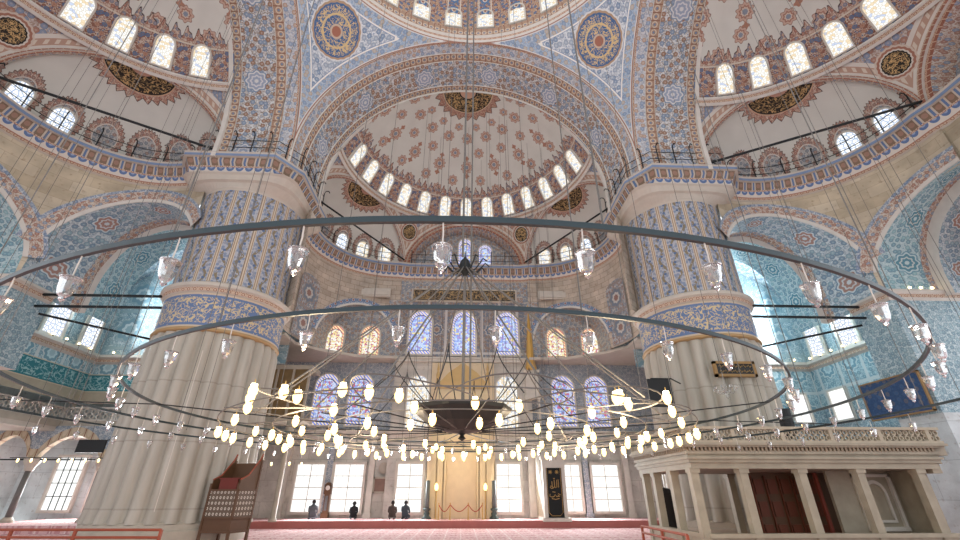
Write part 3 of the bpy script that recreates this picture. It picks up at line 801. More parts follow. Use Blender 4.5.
def soffit(name, P, axis, shape, t0s, t1, mats, label, steps):
    """arch intrados pushed outwards: shape(s, shrink)->(v,z); steps=[(t, shrink, material)]"""
    mb = MB(); n = 48
    for k in range(len(steps)-1):
        ta, sa, ma = steps[k]; tb, sb, _ = steps[k+1]
        def fn(i, j, k=k):
            s = i/n; t, sh = (ta, sa) if j == 0 else (tb, sb)
            v, z = shape(s, sh)
            if k == 0 and j == 0 and t0s: t = t0s(v)
            L_ = s*12.0
            ww = (abs(tb-ta) + abs(sb-sa))
            return (P(v, t, z) if axis == 'l' else P(t, v, z)), {'UVMap': (L_, j*ww)}
        mb.grid(n, 1, fn, ma)
    f = mb.build(name, [M[m] for m in mats]); return struct(f, label, 'arch')
def arch_shape(c, h, sp, pk, zleg):
    def sh(s, shr):
        hh = h-shr; pp = pk-shr
        L1 = sp-zleg; L2 = pi*0.5*(hh+pp-sp)
        tot = 2*L1+L2; q = s*tot
        if q < L1: return c-hh, zleg+q
        if q > L1+L2: return c+hh, zleg+(tot-q)
        a = pi*(q-L1)/L2
        return c-hh*math.cos(a), sp+(pp-sp)*math.sin(a)
    return sh
E1 = SDD+math.cos(pi/3)*5.43; E2 = math.sin(pi/3)*5.43   # niche centre in (d,l)
NS = [23]
def tn(): NS[0] += 1; return 'trim_%d' % NS[0]
for side in ('left', 'right'):
    P = PM(side)
    for kb in (1, -1):
        wh = 'far' if kb > 0 else 'near'
        lo = exwall(side, kb, [('d', 14.85, 2.98, 10.0, 13.85), ('l', E2*kb*0+kb*4.7, 3.42, 9.6, 13.1)], 14.75, 8.9, 'curved stone wall above the tiled arches, %s end of the %s side' % (wh, side), 'stone')
        CEN = (E1, E2*kb)
        if kb > 0:
            archivolt(tn(), lo, lambda a, d, l, z: d < 17.83 and d > 11.9 and l > 5, [0.16, 0.42, 0.14], ['pale_line', 'rust_lace', 'blue_lace'], P, 'tiled border around the tall arch beside the %s pier' % side)
            archivolt(tn(), lo, lambda a, d, l, z: l < 8.1 and l > 1.3 and d > 16, [0.16, 0.42, 0.14], ['pale_line', 'rust_lace', 'blue_lace'], P, 'tiled border around the arch at the %s edge of the picture' % side)
            shp = arch_shape(14.85, 2.98, 10.0, 13.85, 8.9)
            soffit(tn(), P, 'l', shp, lambda v: E2+math.sqrt(max(0, 4.85**2-(v-E1)**2)), None, ['tile_wide', 'rust_lace', 'tile_blue', 'pale_line'],
                   'deep tiled underside of the tall arch beside the %s pier' % side, [(9.2, 0.0, 0), (10.9, 0.0, 1), (11.4, 0.0, 3), (11.4, 0.35, 2), (13.2, 0.4, 2), (13.2, 0.4, 2)])
            shp = arch_shape(4.7, 3.42, 9.6, 13.1, 8.9)
            soffit(tn(), P, 'd', shp, lambda v: E1+math.sqrt(max(0, 4.85**2-(v-E2)**2)), None, ['tile_blue', 'rust_lace', 'tile_wide', 'pale_line'],
                   'deep tiled underside of the arch at the %s edge of the picture' % side, [(18.5, 0.0, 0), (20.0, 0.0, 1), (20.3, 0.0, 3), (20.3, 0.5, 2), (21.6, 0.5, 2), (21.6, 0.5, 2)])
            # flat wall closing that arch
            mb = MB(); def_ = [(shp(i/40, 0.3)) for i in range(41)]; c0 = mb.vert(P(21.6, 4.7, 10.5)); I = [mb.vert(P(21.6, v, z)) for v, z in def_]
            for i in range(41): j = (i+1) % 41; mb.face([I[i], I[j], c0], 0, {'UVMap': [def_[i], def_[j], (4.7, 10.5)]})
            f = mb.build('wall_%s' % side, M['tile_a']); struct(f, 'tiled wall inside the arch at the %s edge of the picture' % side, 'wall')
            for q, l_ in enumerate((3.4, 6.0)):
                window(P(21.55, l_, 9.4), Vector(P(0, 0, 0))-Vector(P(1, 0, 0)), 1.0, 2.1, 'g_red', 'stained-glass window inside the arch at the %s edge, %s of the pair' % (side, ('near', 'far')[q]), pointed=0.1)
    # corner block below the springing: two tiled faces
    z1 = 8.9
    sx = -1 if side == 'left' else 1
    mb = MB()
    def quad(p, q, z0, z1_, mi):
        a = Vector(p); b = Vector(q); w = (b-a).length
        I = [mb.vert((a.x, a.y, z0)), mb.vert((b.x, b.y, z0)), mb.vert((b.x, b.y, z1_)), mb.vert((a.x, a.y, z1_))]
        mb.face(I, mi, {'UVMap': [(0, z0), (w, z0), (w, z1_), (0, z1_)]})
    quad((sx*17.9, 16.05), (sx*17.9, 17.9), 4.2, z1, 0); quad((sx*17.9, 16.05), (sx*17.9, 17.9), 0, 4.2, 1)
    quad((sx*17.9, 16.05), (sx*22.0, 16.05), 4.2, z1, 0); quad((sx*17.9, 16.05), (sx*22.0, 16.05), 0, 4.2, 1)
    quad((sx*17.9, 17.9), (sx*20.3, 17.9), 0.0, z1, 0)
    I = [mb.vert(p) for p in ((sx*17.9, 16.05, z1), (sx*22, 16.05, z1), (sx*22, 17.9, z1), (sx*17.9, 17.9, z1))]; mb.face(I, 2, {'UVMap': [(0, 0)]*4})
    if side == 'left':
        mb2 = MB(); mb.v, mb.f, mb.mi, mb.uv = mb2.v, mb2.f, mb2.mi, mb2.uv
        quad((sx*17.9, 16.05), (sx*17.9, 17.9), 5.9, z1, 0); quad((sx*17.9, 16.05), (sx*22.0, 16.05), 5.9, z1, 0); quad((sx*17.9, 17.9), (sx*20.3, 17.9), 5.9, z1, 0)
        for zz in (z1, 5.9):
            I = [mb.vert(p) for p in ((sx*17.9, 16.05, zz), (sx*22, 16.05, zz), (sx*22, 17.9, zz), (sx*17.9, 17.9, zz))]; mb.face(I, 2, {'UVMap': [(0, 0)]*4})
    f = mb.build('wall_%s' % side, [M['tile_a'], M['pale_panel'], M['ledge_pale']]); struct(f, 'tile-clad corner block of the %s side, under the arch springing' % side, 'wall')
    mb = MB(); cp = [(sx*17.9, 17.9), (sx*17.9, 16.05), (sx*22.0, 16.05)]
    plan_sweep(mb, cp, [(0, 8.75), (0.12, 8.85), (0.12, 9.0), (0.22, 9.08), (0.22, 9.18), (-0.1, 9.18)], [0, 1, 0, 0, 0], signed(cp, (0, CY)))
    f = mb.build(tn(), [M['marble'], M['ledge_red']]); struct(f, 'marble ledge on top of the tile-clad corner block, %s side' % side, 'cornice')
    # corner bay: outer side wall, front wall, ceiling vault
    mb = MB()
    quad((sx*20.3, 17.9), (sx*20.3, 24.4), 8.0, 15.0, 0); quad((sx*20.3, 24.4), (sx*10.0, 24.4), 8.0, 15.0, 3)
    for z0, z1_, m_ in ((7.3, 8.0, 1), (6.35, 7.3, 2), (5.75, 6.35, 4)):
        mm = m_ if side == 'left' else 1
        quad((sx*20.3, 17.9), (sx*20.3, 24.4), z0, z1_, mm); quad((sx*20.3, 24.4), (sx*12.0, 24.4), z0, z1_, mm)
    if side == 'right':
        quad((sx*20.3, 17.9), (sx*20.3, 24.4), 0.0, 5.75, 0); quad((sx*20.3, 24.4), (sx*12.0, 24.4), 0.0, 5.75, 0)
    f = mb.build('wall_%s' % side, [M['tile_a'], M['tile_b'], M['tile_teal'], M['tile_med'], M['dentil']]); struct(f, 'blue tiled walls of the corner bay behind the %s pier' % side, 'wall')
    mb = MB()
    def fn(i, j):
        a = pi*i/20; r = 4.9; x = 15.6-r*math.cos(a); return (sx*x, 20.9+3.6*j/4, 11.0+3.6*math.sin(a)), {'UVMap': (a*r, 3.6*j/4)}
    mb.grid(20, 4, fn); f = mb.build('ceiling', M['tile_wide'], smooth=True); struct(f, 'painted vault of the corner bay behind the %s pier' % side, 'vault')
    mb = MB(); cp = [(sx*20.3, 17.9), (sx*20.3, 24.4), (sx*12.0, 24.4)]
    plan_sweep(mb, cp, [(0, 7.85), (0.15, 7.95), (0.15, 8.1), (0.3, 8.18), (0.3, 8.32), (-0.1, 8.34)], [0, 1, 0, 0, 0], signed(cp, (0, CY)))
    f = mb.build(tn(), [M['marble'], M['ledge_red']]); struct(f, 'marble string course in the corner bay, %s side' % side, 'cornice')
    window((sx*20.25, 21.0, 8.45), (-sx, 0, 0), 1.1, 3.3, 'g_lat', 'tall pointed window in the %s corner bay, the nearer' % side, pointed=0.3, fw=0.12)
    window((sx*20.25, 23.2, 8.5), (-sx, 0, 0), 0.95, 2.2, 'g_lat', 'shorter arched window in the %s corner bay, the farther' % side, pointed=0.1, fw=0.12)
    # high round-arched light in the vault end
    window((sx*14.9, 24.33, 12.1), (0, -1, 0), 0.8, 0.9, 'g_white', 'small bright window high in the %s corner bay' % side, pointed=0.0)
    # iron tie rods
    for q, (yy, z_, x0, x1) in enumerate(((17.4, 8.98, 17.95, 12.6), (17.4, 8.46, 17.9, 12.6))):
        mb = MB(); mb.box((sx*(x0+x1)/2, yy, z_), ((x0-x1)/2, 0.045, 0.045)); f = mb.build('tie_rod', M['iron'])
        tag(f, 'black iron tie rod under the tall arch beside the %s pier, %s of two' % (side, ('upper', 'lower')[q]), 'tie rod', 'iron tie rods')
    mb = MB(); mb.tube([(sx*17.8, 17.6, 8.2), (sx*13.0, 21.4, 7.8)], 0.05); f = mb.build('tie_rod', M['iron']); tag(f, 'iron tie rod slanting from the %s corner block back behind the pier' % side, 'tie rod', 'iron tie rods')
    # centre bay wall of the side, its lower part
    mb = MB(); quad(PM(side)(DB-0.05, -5.4, 0)[:2], PM(side)(DB-0.05, 5.4, 0)[:2], 13.05, 14.78, 0); f = mb.build('wall_%s' % side, M['stone']); struct(f, 'stone wall strip under the ledge in the middle of the %s side' % side, 'wall')
    # long rod across the niche at ledge height
    for kb in (1, -1):
        a_ = PM(side)(SDD+0.1, kb*8.6, 16.25); b_ = PM(side)(19.2, kb*4.3, 16.25)
        mb = MB(); mb.tube([a_, b_], 0.06); f = mb.build('tie_rod', M['iron']); tag(f, 'long black rod across the %s niche dome of the %s side, above the ledge' % ('far' if kb > 0 else 'near', side), 'tie rod', 'iron tie rods')
for kb in (1, -1):
    mb = MB(); mb.tube([PM('front')(SDD+0.1, kb*8.6, 16.25), PM('front')(19.2, kb*4.3, 16.25)], 0.055); f = mb.build('tie_rod', M['iron']); tag(f, 'long black rod across the %s niche dome of the far wall, above the ledge' % ('right' if kb > 0 else 'left'), 'tie rod', 'iron tie rods')

# ---- curved tile patches
def patch(side, kb, p0, p1, z0, z1, mat, label, arch=True):
    P = PM(side); N = 24; mb = MB(); Rr = 4.79; El = E2*kb; U0 = Rr*math.radians(p1-p0)/2
    def fn(i, j):
        a = math.radians(p0+(p1-p0)*i/N)*kb; u = Rr*math.radians(p0+(p1-p0)*i/N); w = (i/N-0.5)*2
        zt = z1-(0.55*U0*(1-math.sqrt(max(0, 1-w*w))) if arch else 0); z = z0+(zt-z0)*j/4
        return P(E1+Rr*math.cos(a), El+Rr*math.sin(a), z), {'UVMap': (u-Rr*math.radians(p0)+(1.1-U0), z-z0)}
    mb.grid(N, 4, fn); f = mb.build(tn(), M[mat]); return struct(f, label, 'tile panel')
for kb, nm in ((-1, 'left'), (1, 'right')):
    patch('front', kb, 62, 84, 9.3, 13.3, 'tile_panel', 'arched tile panel with roundels on the curved wall beside the %s pier' % nm)
# ---- front side: curved niches, flat wall
P = PM('front')
for kb, nm in ((-1, 'left'), (1, 'right')):
    CEN = (E1, E2*kb)
    lo = exwall('front', kb, [('l', 6.7*kb, 2.15, 9.9, 12.6)], 14.75, 9.25, 'curved stone niche wall of the far side, %s of the mihrab bay' % nm, 'stone_small')
    archivolt(tn(), lo, lambda a, d, l, z, kb=kb: 4.56 < l*kb < 8.84 and d > E1, [0.12, 0.3], ['pale_line', 'tile_edge'], P, 'painted border of the arch above the paired windows, %s niche' % nm)
    # marble tablet in the niche
    mb = MB(); mb.box((kb*6.0, 26.85, 13.55), (1.0, 0.1, 0.3)); mb.box((kb*6.0, 26.77, 13.55), (0.9, 0.1, 0.2)); f = mb.build('stone_tablet', M['marble']); tag(f, 'plain framed stone tablet set high in the %s curved niche' % nm, 'tablet')
    # arch soffit back to flat wall
    shp = arch_shape(kb*6.7, 2.15, 9.9, 12.6, 9.25)
    soffit(tn(), P, 'd', shp, lambda v, kb=kb: E1+math.sqrt(max(0, 4.85**2-(v-E2*kb)**2)), None, ['tile_brown'], 'painted underside of the arch above the paired windows, %s niche' % nm, [(18.0, 0.0, 0), (19.3, 0.0, 0)])
    # string course slab
    mb = MB(); pts = [(kb*4.2, 28.0), (kb*4.2, 26.9), (kb*6.6, 26.7), (kb*8.6, 25.4), (kb*9.6, 24.2), (kb*9.6, 22.6), (kb*12.5, 22.6), (kb*12.5, 28.0)]
    lo_ = [mb.vert((x, y, 9.08)) for x, y in pts]; hi_ = [mb.vert((x, y, 9.24)) for x, y in pts]; n = len(pts)
    U = [(x, y) for x, y in pts]
    mb.face(lo_, 0, {'UVMap': U}); mb.face(hi_, 0, {'UVMap': U})
    for i in range(n): j = (i+1) % n; mb.face([lo_[i], lo_[j], hi_[j], hi_[i]], 0, {'UVMap': [(i, 0), (i+1, 0), (i+1, 0.2), (i, 0.2)]})
    f = mb.build(tn(), M['ledge_pale']); struct(f, 'thin stone string course under the curved %s niche' % nm, 'cornice')
YF = 28.0; YC = 27.4
def fquad(mb, x0, x1, z0, z1, y, mi=0, yb=None):
    I = [mb.vert((x0, y, z0)), mb.vert((x1, y if yb is None else yb, z0)), mb.vert((x1, y if yb is None else yb, z1)), mb.vert((x0, y, z1))]
    mb.face(I, mi, {'UVMap': [(x0, z0), (x1, z0), (x1, z1), (x0, z1)]})
for kb, nm in ((-1, 'left'), (1, 'right')):
    mb = MB(); a, b = kb*4.2, kb*12.6
    fquad(mb, a, b, 9.2, 13.2, 27.2, 0); fquad(mb, kb*4.1, kb*5.3, 9.2, 14.8, 27.3, 0); fquad(mb, a, b, 4.9, 9.2, YF, 1 if kb < 0 else 1); fquad(mb, a, b, 0.3, 4.9, YF, 2)
    fquad(mb, b, b, 0.0, 15, YF, 1, 22.0)
    f = mb.build('wall_front', [M['tile_brown'], M['tile_grey'], M['marble_wall']]); struct(f, 'flat far wall with tiles above marble, %s of the mihrab bay' % nm, 'wall')
    for q, (x0, x1) in enumerate(((9.29, 7.89), (6.88, 5.58))):
        window((kb*(x0+x1)/2*0.971, 27.17, 9.2), (0, -1, 0), 1.2, 2.08, 'g_red', 'stained-glass window with a red border under the curved %s niche, the %s of the pair' % (nm, ('outer', 'inner')[q]), pointed=0.05)
    for q, (x0, x1) in enumerate(((9.25, 7.82), (7.15, 5.65))):
        window((kb*(x0+x1)/2, YF-0.03, 5.2), (0, -1, 0), 1.42, 3.1, 'g_mix', 'large purple and blue stained-glass window at mid height %s of the mihrab, the %s of the pair' % (nm, ('outer', 'inner')[q]), pointed=0.0)
mb = MB()
for z0, z1, m_ in ((0.3, 9.1, 0), (9.1, 13.15, 1), (13.15, 14.75, 2)): fquad(mb, -4.3, 4.3, z0, z1, YC, m_)
for kb in (-1, 1): fquad(mb, kb*4.3, kb*4.3, 0.3, 14.75, YC, 0, YF)
f = mb.build('wall_front', [M['marble_wall'], M['tile_purple'], M['tile_brown']]); struct(f, 'tall middle section of the far wall around the mihrab', 'wall')
mb = MB(); mb.box((0, YC-0.06, 13.65), (3.62, 0.06, 0.48)); f = mb.build('trim_100', M['ledge_pale']); struct(f, 'stone frame of the dark inscription band over the three tall windows', 'frame')
mb = MB(); mb.grid(1, 1, lambda i, j: ((-3.5+7*i, YC-0.14, 13.22+0.85*j), {'UVMap': (7*i, 0.85*j)})); mb.box((0, YC-0.1, 13.645), (3.5, 0.03, 0.42), 0)
f = mb.build('inscription_panel', M['inscr_dk']); tag(f, 'long dark panel of gold lettering below the far ledge', 'panel')
for q, x in enumerate((-2.87, 0.0, 2.87)):
    window((x, YC-0.03, 9.5), (0, -1, 0), 1.45 if q != 1 else 1.5, 2.95, 'g_blue', 'tall blue and white stained-glass window below the inscription band, %s of three' % ('left', 'middle', 'right')[q], pointed=0.1, fw=0.12)
for q, x in enumerate((-2.75, 2.75)):
    window((x, YC-0.03, 5.0), (0, -1, 0), 1.3, 3.1, 'g_white', 'bright arched window beside the gilded crown of the mihrab, %s one' % ('left', 'right')[q], pointed=0.05, fw=0.12)
# mouldings of the far wall
for z, h, lab, x0, x1, y in ((9.12, 0.14, 'stone moulding below the three tall stained windows', -4.3, 4.3, YC), (4.75, 0.12, 'stone moulding at lamp height behind the chandelier, middle', -4.3, 4.3, YC), (4.78, 0.12, 'stone moulding at lamp height, left of the mihrab bay', -12.4, -4.3, YF), (4.78, 0.12, 'stone moulding at lamp height, right of the mihrab bay', 4.3, 12.4, YF)):
    mb = MB(); mb.box(((x0+x1)/2, y-0.1, z), ((x1-x0)/2, 0.1, h)); mb.box(((x0+x1)/2, y-0.16, z+h*0.7), ((x1-x0)/2, 0.12, 0.05)); f = mb.build(tn(), M['marble']); struct(f, lab, 'moulding')
# tall low windows with clear glass
LW = [(-9.5, -7.85), (-7.35, -5.6), (-3.65, -2.15), (1.98, 3.42), (5.9, 7.0), (7.65, 9.3)]
LN = ['leftmost', 'second from the left', 'third from the left, just left of the mihrab', 'just right of the mihrab', 'right of the black banner', 'rightmost']
for q, (x0, x1) in enumerate(LW):
    y = YC if abs(x0) < 4 else YF
    window(((x0+x1)/2, y-0.04, 0.62), (0, -1, 0), x1-x0-0.1, 2.4, 'g_plain', 'tall rectangular window at floor level of the far wall, %s' % LN[q], arched=False, mull=2, fw=0.14, depth=0.2)
# pilasters between low windows
for q, x in enumerate((-10.1, -7.6, -5.2, 5.2, 7.32, 9.75)):
    mb = MB(); mb.box((x, YF-0.14, 2.5), (0.16, 0.14, 2.2)); mb.box((x, YF-0.16, 4.5), (0.22, 0.18, 0.16)); mb.box((x, YF-0.16, 0.42), (0.22, 0.18, 0.12)); f = mb.build('trim_%d' % (101+q), M['tile_grey'] if q in (1, 4) else M['marble']); struct(f, 'flat pilaster between the low windows of the far wall, %s from the left' % ORD[q], 'pilaster')

# ---- piers
for sg, nm in ((-1, 'left'), (1, 'right')):
    root = empty('pillar', (sg*PX, PY, 0)); struct(root, 'huge round fluted marble pier at the %s of the picture' % nm, 'pillar')
    mb = MB(); nf = 28
    def wob(a, z): return 1.0
    N = nf*8
    prof = [(0.62, 1.03, 1), (1.0, 1.01, 1), (3.5, 0.995, 1), (6.9, 0.985, 1), (7.2, 0.985, 0.6)]
    def fn(i, j):
        z, s_, w_ = prof[j]; a = 2*pi*i/N; ph = (a*nf/(2*pi)) % 1.0
        rib = abs(math.sin(pi*ph))**0.7
        r = PR*s_*(0.915+0.095*rib*w_)
        return (r*math.cos(a), r*math.sin(a), z), {'UVMap': (a*PR, z)}
    mb.grid(N, 4, fn); o = mb.build('fluted_shaft', M['flute'], root, smooth=True)
    mb = MB(); mb.lathe((0, 0, 0), [(2.68, 0.0), (2.68, 0.4), (2.6, 0.46), (2.58, 0.6), (2.5, 0.66), (2.3, 0.7)], 64); mb.build('plinth', M['marble_dk'], root)
    mb = MB()
    def fn(i, j): a = 2*pi*i/96; r = 2.44; z = 7.35+1.45*j; return (r*math.cos(a), r*math.sin(a), z), {'UVMap': (a*r, 1.35*j)}
    mb.grid(96, 1, fn); mb.build('inscription_band', M['inscr'], root, smooth=True)
    mb = MB(); mb.lathe((0, 0, 0), [(2.35, 7.2), (2.48, 7.23), (2.5, 7.28), (2.45, 7.35)], 96); mb.build('gilt_moulding', flat('gilt_stone', K(176, 146, 104, 0.0), 0.5), root, smooth=True)
    mb = MB(); ring_sweep(mb, (0, 0, 0), [(2.44, 8.8), (2.53, 8.86), (2.57, 9.0), (2.66, 9.06), (2.66, 9.2), (2.4, 9.34)], 96, [0, 1, 0, 0, 0]); mb.build('stone_moulding', [M['ledge_pale'], M['ledge_red']], root, smooth=True)
    mb = MB()
    def fn(i, j): a = 2*pi*i/96; r = 2.38; z = 9.3+4.9*j/4; return (r*math.cos(a), r*math.sin(a), z), {'UVMap': (a*r, 4.9*j/4)}
    mb.grid(96, 4, fn); mb.build('painted_shaft', M['pierpat'], root, smooth=True)
    mb = MB()
    def sq(a, k):   # circle -> rounded square 
        c, s_ = abs(math.cos(a)), abs(math.sin(a)); n_ = 2+6*k; return (c**n_+s_**n_)**(-1/n_)
    lv = [(14.1, 2.34, 0), (14.2, 2.42, 0), (14.45, 2.46, 0.25), (14.5, 2.6, 0.3), (14.78, 2.62, 0.7), (14.85, 2.7, 0.9)]
    def fn(i, j): a = 2*pi*i/96; z, r, k = lv[j]; r *= min(sq(a, k), 1.28)*(1+0.012*math.sin(a*48)*(j in (2, 4))); return (r*math.cos(a), r*math.sin(a), z), {'UVMap': (a*2.4, z)}
    mb.grid(96, 5, fn); mb.build('carved_capital', M['ledge_pale'], root, smooth=False)

M['col_dk'] = flat('grey_column', K(112, 110, 106), 0.4)
# ---- left gallery under the corner bay
mb = MB()
quadL = lambda p, q, z0, z1_, mi: (lambda a, b: mb.face([mb.vert((a.x, a.y, z0)), mb.vert((b.x, b.y, z0)), mb.vert((b.x, b.y, z1_)), mb.vert((a.x, a.y, z1_))], mi, {'UVMap': [(0, z0), ((b-a).length, z0), ((b-a).length, z1_), (0, z1_)]}))(Vector(p), Vector(q))
quadL((-25.6, 28.6), (-12.4, 28.6), 0.0, 7.7, 0); quadL((-25.5, 12.0), (-25.5, 28.6), 0.0, 9.0, 0)
f = mb.build('wall_left', [M['pale_panel']]); struct(f, 'pale outer wall behind the left gallery columns', 'wall')
mb = MB(); mb.box((-19.0, 26.6, 4.55), (6.6, 2.2, 0.2)); mb.box((-23.2, 20.4, 4.55), (2.4, 4.0, 0.2)); mb.box((-18.7, 26.6, 7.6), (6.5, 2.1, 0.1)); mb.box((-23.2, 20.2, 7.6), (2.4, 4.0, 0.1)); f = mb.build('ceiling', M['ledge_pale']); struct(f, 'gallery slabs over the left arcade', 'gallery')
mb = MB(); mb.box((-16.6, 24.42, 4.72), (4.2, 0.14, 0.16)); mb.box((-20.9, 20.3, 4.72), (0.14, 4.1, 0.16)); f = mb.build(tn(), M['marble_dk']); struct(f, 'stone edge beam of the left gallery', 'beam')
def lattice(name, p, q, z0, z1, label, cell=0.34, mat='marble', parent=None):
    """pierced stone balustrade between plan points"""
    a, b = Vector(p), Vector(q); L = (b-a).length; d = (b-a)/L; nrm = Vector((-d.y, d.x)); mb = MB(); h = z1-z0
    def bx(s0, s1, za, zb, t=0.045):
        c = (a+d*(s0+s1)/2); mb.box((c.x, c.y, (za+zb)/2), ((s1-s0)/2, t, (zb-za)/2), rz=math.atan2(d.y, d.x))
    bx(0, L, z0, z0+0.06, 0.07); bx(0, L, z1-0.07, z1, 0.08)
    n = max(1, round(L/cell)); w = L/n; rows = max(1, round((h-0.13)/cell)); hh = (h-0.13)/rows
    for i in range(n):
        for j in range(rows):
            cx, cz = (i+0.5)*w, z0+0.06+(j+0.5)*hh; R = min(w, hh)*0.5
            # octagonal ring plus links
            I = []
            for k in range(8):
                an = pi/8+k*pi/4; I.append([(R*f_*math.cos(an)*1.02, R*f_*math.sin(an)*1.02) for f_ in (1.05, 0.66)])
            for k in range(8):
                k2 = (k+1) % 8
                for sgn in (1,):
                    vs = []
                    for (x_, z_) in (I[k][0], I[k2][0], I[k2][1], I[k][1]):
                        c = a+d*(cx+x_)+nrm*-0.03; vs.append(mb.vert((c.x, c.y, cz+z_)))
                    vb = []
                    for (x_, z_) in (I[k][0], I[k2][0], I[k2][1], I[k][1]):
                        c = a+d*(cx+x_)+nrm*0.03; vb.append(mb.vert((c.x, c.y, cz+z_)))
                    mb.face(vs); mb.face(vb[::-1]); mb.face([vs[3], vs[2], vb[2], vb[3]])
    for i in range(0, n+1, 8): bx(max(0.002, i*w-0.05), min(L-0.002, i*w+0.05), z0+0.004, z1-0.004, 0.062)
    f = mb.build(name, M[mat], parent)
    if label: tag(f, label, 'balustrade')
    return f
lattice('stone_balustrade', (-20.9, 24.35), (-12.6, 24.35), 4.88, 5.55, 'pierced stone balustrade of the left gallery, part facing the camera')
lattice('stone_balustrade', (-20.9, 16.4), (-20.9, 24.3), 4.88, 5.55, 'pierced stone balustrade of the left gallery, part along the side')
# gallery window screens (bright behind)
for q, x in enumerate((-19.6, -17.3, -15.0)):
    window((x, 27.9, 5.1), (0, -1, 0), 1.6, 1.35, 'g_plain', 'small barred window behind the left gallery balustrade, %s from the left' % ORD[q], arched=False, mull=5)
# screens over the balustrade
mb = MB()
for k in range(4): mb.box((-20.6+k*2.3, 24.5, 5.62), (0.07, 0.05, 0.13))
mb.box((-16.6, 24.36, 5.78), (4.2, 0.04, 0.04)); f = mb.build(tn(), M['stone_small']); struct(f, 'pale stone screen frame above the left gallery balustrade', 'screen')
# arcade
colx = [(-23.9, 24.35), (-21.35, 24.35), (-17.9, 24.35), (-16.4, 24.35), (-14.0, 24.35)]
for q, (x, y) in enumerate(colx):
    root = empty('pillar', (x, y, 0.3)); struct(root, 'slim marble column of the left arcade, %s from the left' % ORD[q], 'column')
    mb = MB(); mb.lathe((0, 0, 0), [(0.26, 0), (0.26, 0.1), (0.2, 0.16), (0.17, 0.22)], 16); mb.build('column_base', M['marble_dk'], root)
    mb = MB(); mb.lathe((0, 0, 0), [(0.135, 0.2), (0.12, 2.2)], 16); mb.build('column_shaft', M['col_dk'], root, smooth=True)
    mb = MB(); mb.lathe((0, 0, 0), [(0.16, 2.2), (0.2, 2.28), (0.22, 2.4), (0.34, 2.62), (0.36, 2.8)], 8); mb.build('capital', M['ledge_pale'], root)
for q in range(4):
    xa, xb = colx[q][0]+0.25, colx[q+1][0]-0.25; c = (xa+xb)/2; h = (xb-xa)/2; mb = MB(); n = 20; z0, pk, zt = 3.1, 4.15, 4.6
    for yy in (24.2, 24.5):
        def fn(i, j, yy=yy):
            s = i/n; x = colx[q][0]+(colx[q+1][0]-colx[q][0])*s; u = max(-1, min(1, (x-c)/h)); z = z0+(pk-z0)*(1-abs(u)**1.7)**0.62
            return (x, yy, z if j == 0 else zt), {'UVMap': (x, z if j == 0 else zt)}
        mb.grid(n, 1, fn, 1)
    def fn(i, j):
        s = i/n; x = colx[q][0]+(colx[q+1][0]-colx[q][0])*s; u = max(-1, min(1, (x-c)/h)); z = z0+(pk-z0)*(1-abs(u)**1.7)**0.62
        return (x, 24.2+0.3*j, z), {'UVMap': (x*2, 0.3*j)}
    mb.grid(n, 1, fn, 0)
    def fn(i, j):
        s = i/n; x = colx[q][0]+(colx[q+1][0]-colx[q][0])*s; u = max(-1, min(1, (x-c)/h)); z = z0+(pk-z0)*(1-abs(u)**1.7)**0.62
        return (x, 24.17, z+0.4*j), {'UVMap': (x*2, 0.4*j)}
    mb.grid(n, 1, fn, 0)
    f = mb.build(tn(), [M['ablaq'], M['tile_grey']]); struct(f, 'striped arch of the left arcade, %s from the left' % ORD[q], 'arch')
# windows behind arcade
for q, (x, w_) in enumerate(((-22.6, 1.5), (-20.2, 1.5), (-17.8, 1.5), (-15.2, 1.6))):
    window((x, 28.5, 0.7), (0, -1, 0), w_, 2.7, 'g_plain', 'tall bright window behind the left arcade, %s from the left' % ORD[q], arched=False, mull=4, fw=0.14, depth=0.2)
mb = MB(); mb.box((-19.6, 24.35, 3.02), (4.0, 0.03, 0.03)); f = mb.build('tie_rod', M['iron']); tag(f, 'iron tie rod across the capitals of the left arcade', 'tie rod', 'iron tie rods')

# ================================================================== THINGS
def ordn(n):
    if n < 20: return ORD[n]
    return 'twenty-'+ORD[n-20]
def copy_tree(o, parent=None):
    c = o.copy(); COL.objects.link(c); c.parent = parent
    for ch in list(o.children): copy_tree(ch, c)
    return c
CH = (0.0, CY)
# ---- chandelier frame
ch = empty('chandelier', (0, CY, 2.5)); tag(ch, 'vast low iron chandelier of concentric rings hanging from the central dome', 'chandelier')
def chp(mb, name, mat, smooth=False):
    o = mb.build(name, mat, ch, smooth); o.location = (0, -0.0, 0); o.matrix_parent_inverse = Matrix.Translation((0, -CY, -2.5)); return o
for R, nm in ((6.03, 'outer_ring'), (4.85, 'inner_ring'), (7.6, 'outermost_ring')):
    mb = MB(); mb.ring((0, CY, 2.76), R, 0.012, 0.018, 160); chp(mb, nm, M['iron_ring'])
for R, z in ((3.7, 2.42), (3.0, 2.42), (2.2, 2.46)):
    mb = MB(); mb.ring((0, CY, z), R, 0.005, 0.007, 96); chp(mb, 'lamp_ring', M['cable'])
for i in range(14):      # looping branches that carry the upper lamps
    a0 = 2*pi*i/14; mb = MB(); pts = []
    for k in range(17):
        s = k/16; r = 2.3+1.35*math.sin(pi*s); a = a0+0.42*(s-0.5)*1.6; pts.append((r*math.cos(a), CY+r*math.sin(a), 2.56+0.05*math.sin(2*pi*s)))
    mb.tube(pts, 0.009, 5); chp(mb, 'branch', M['cable'])
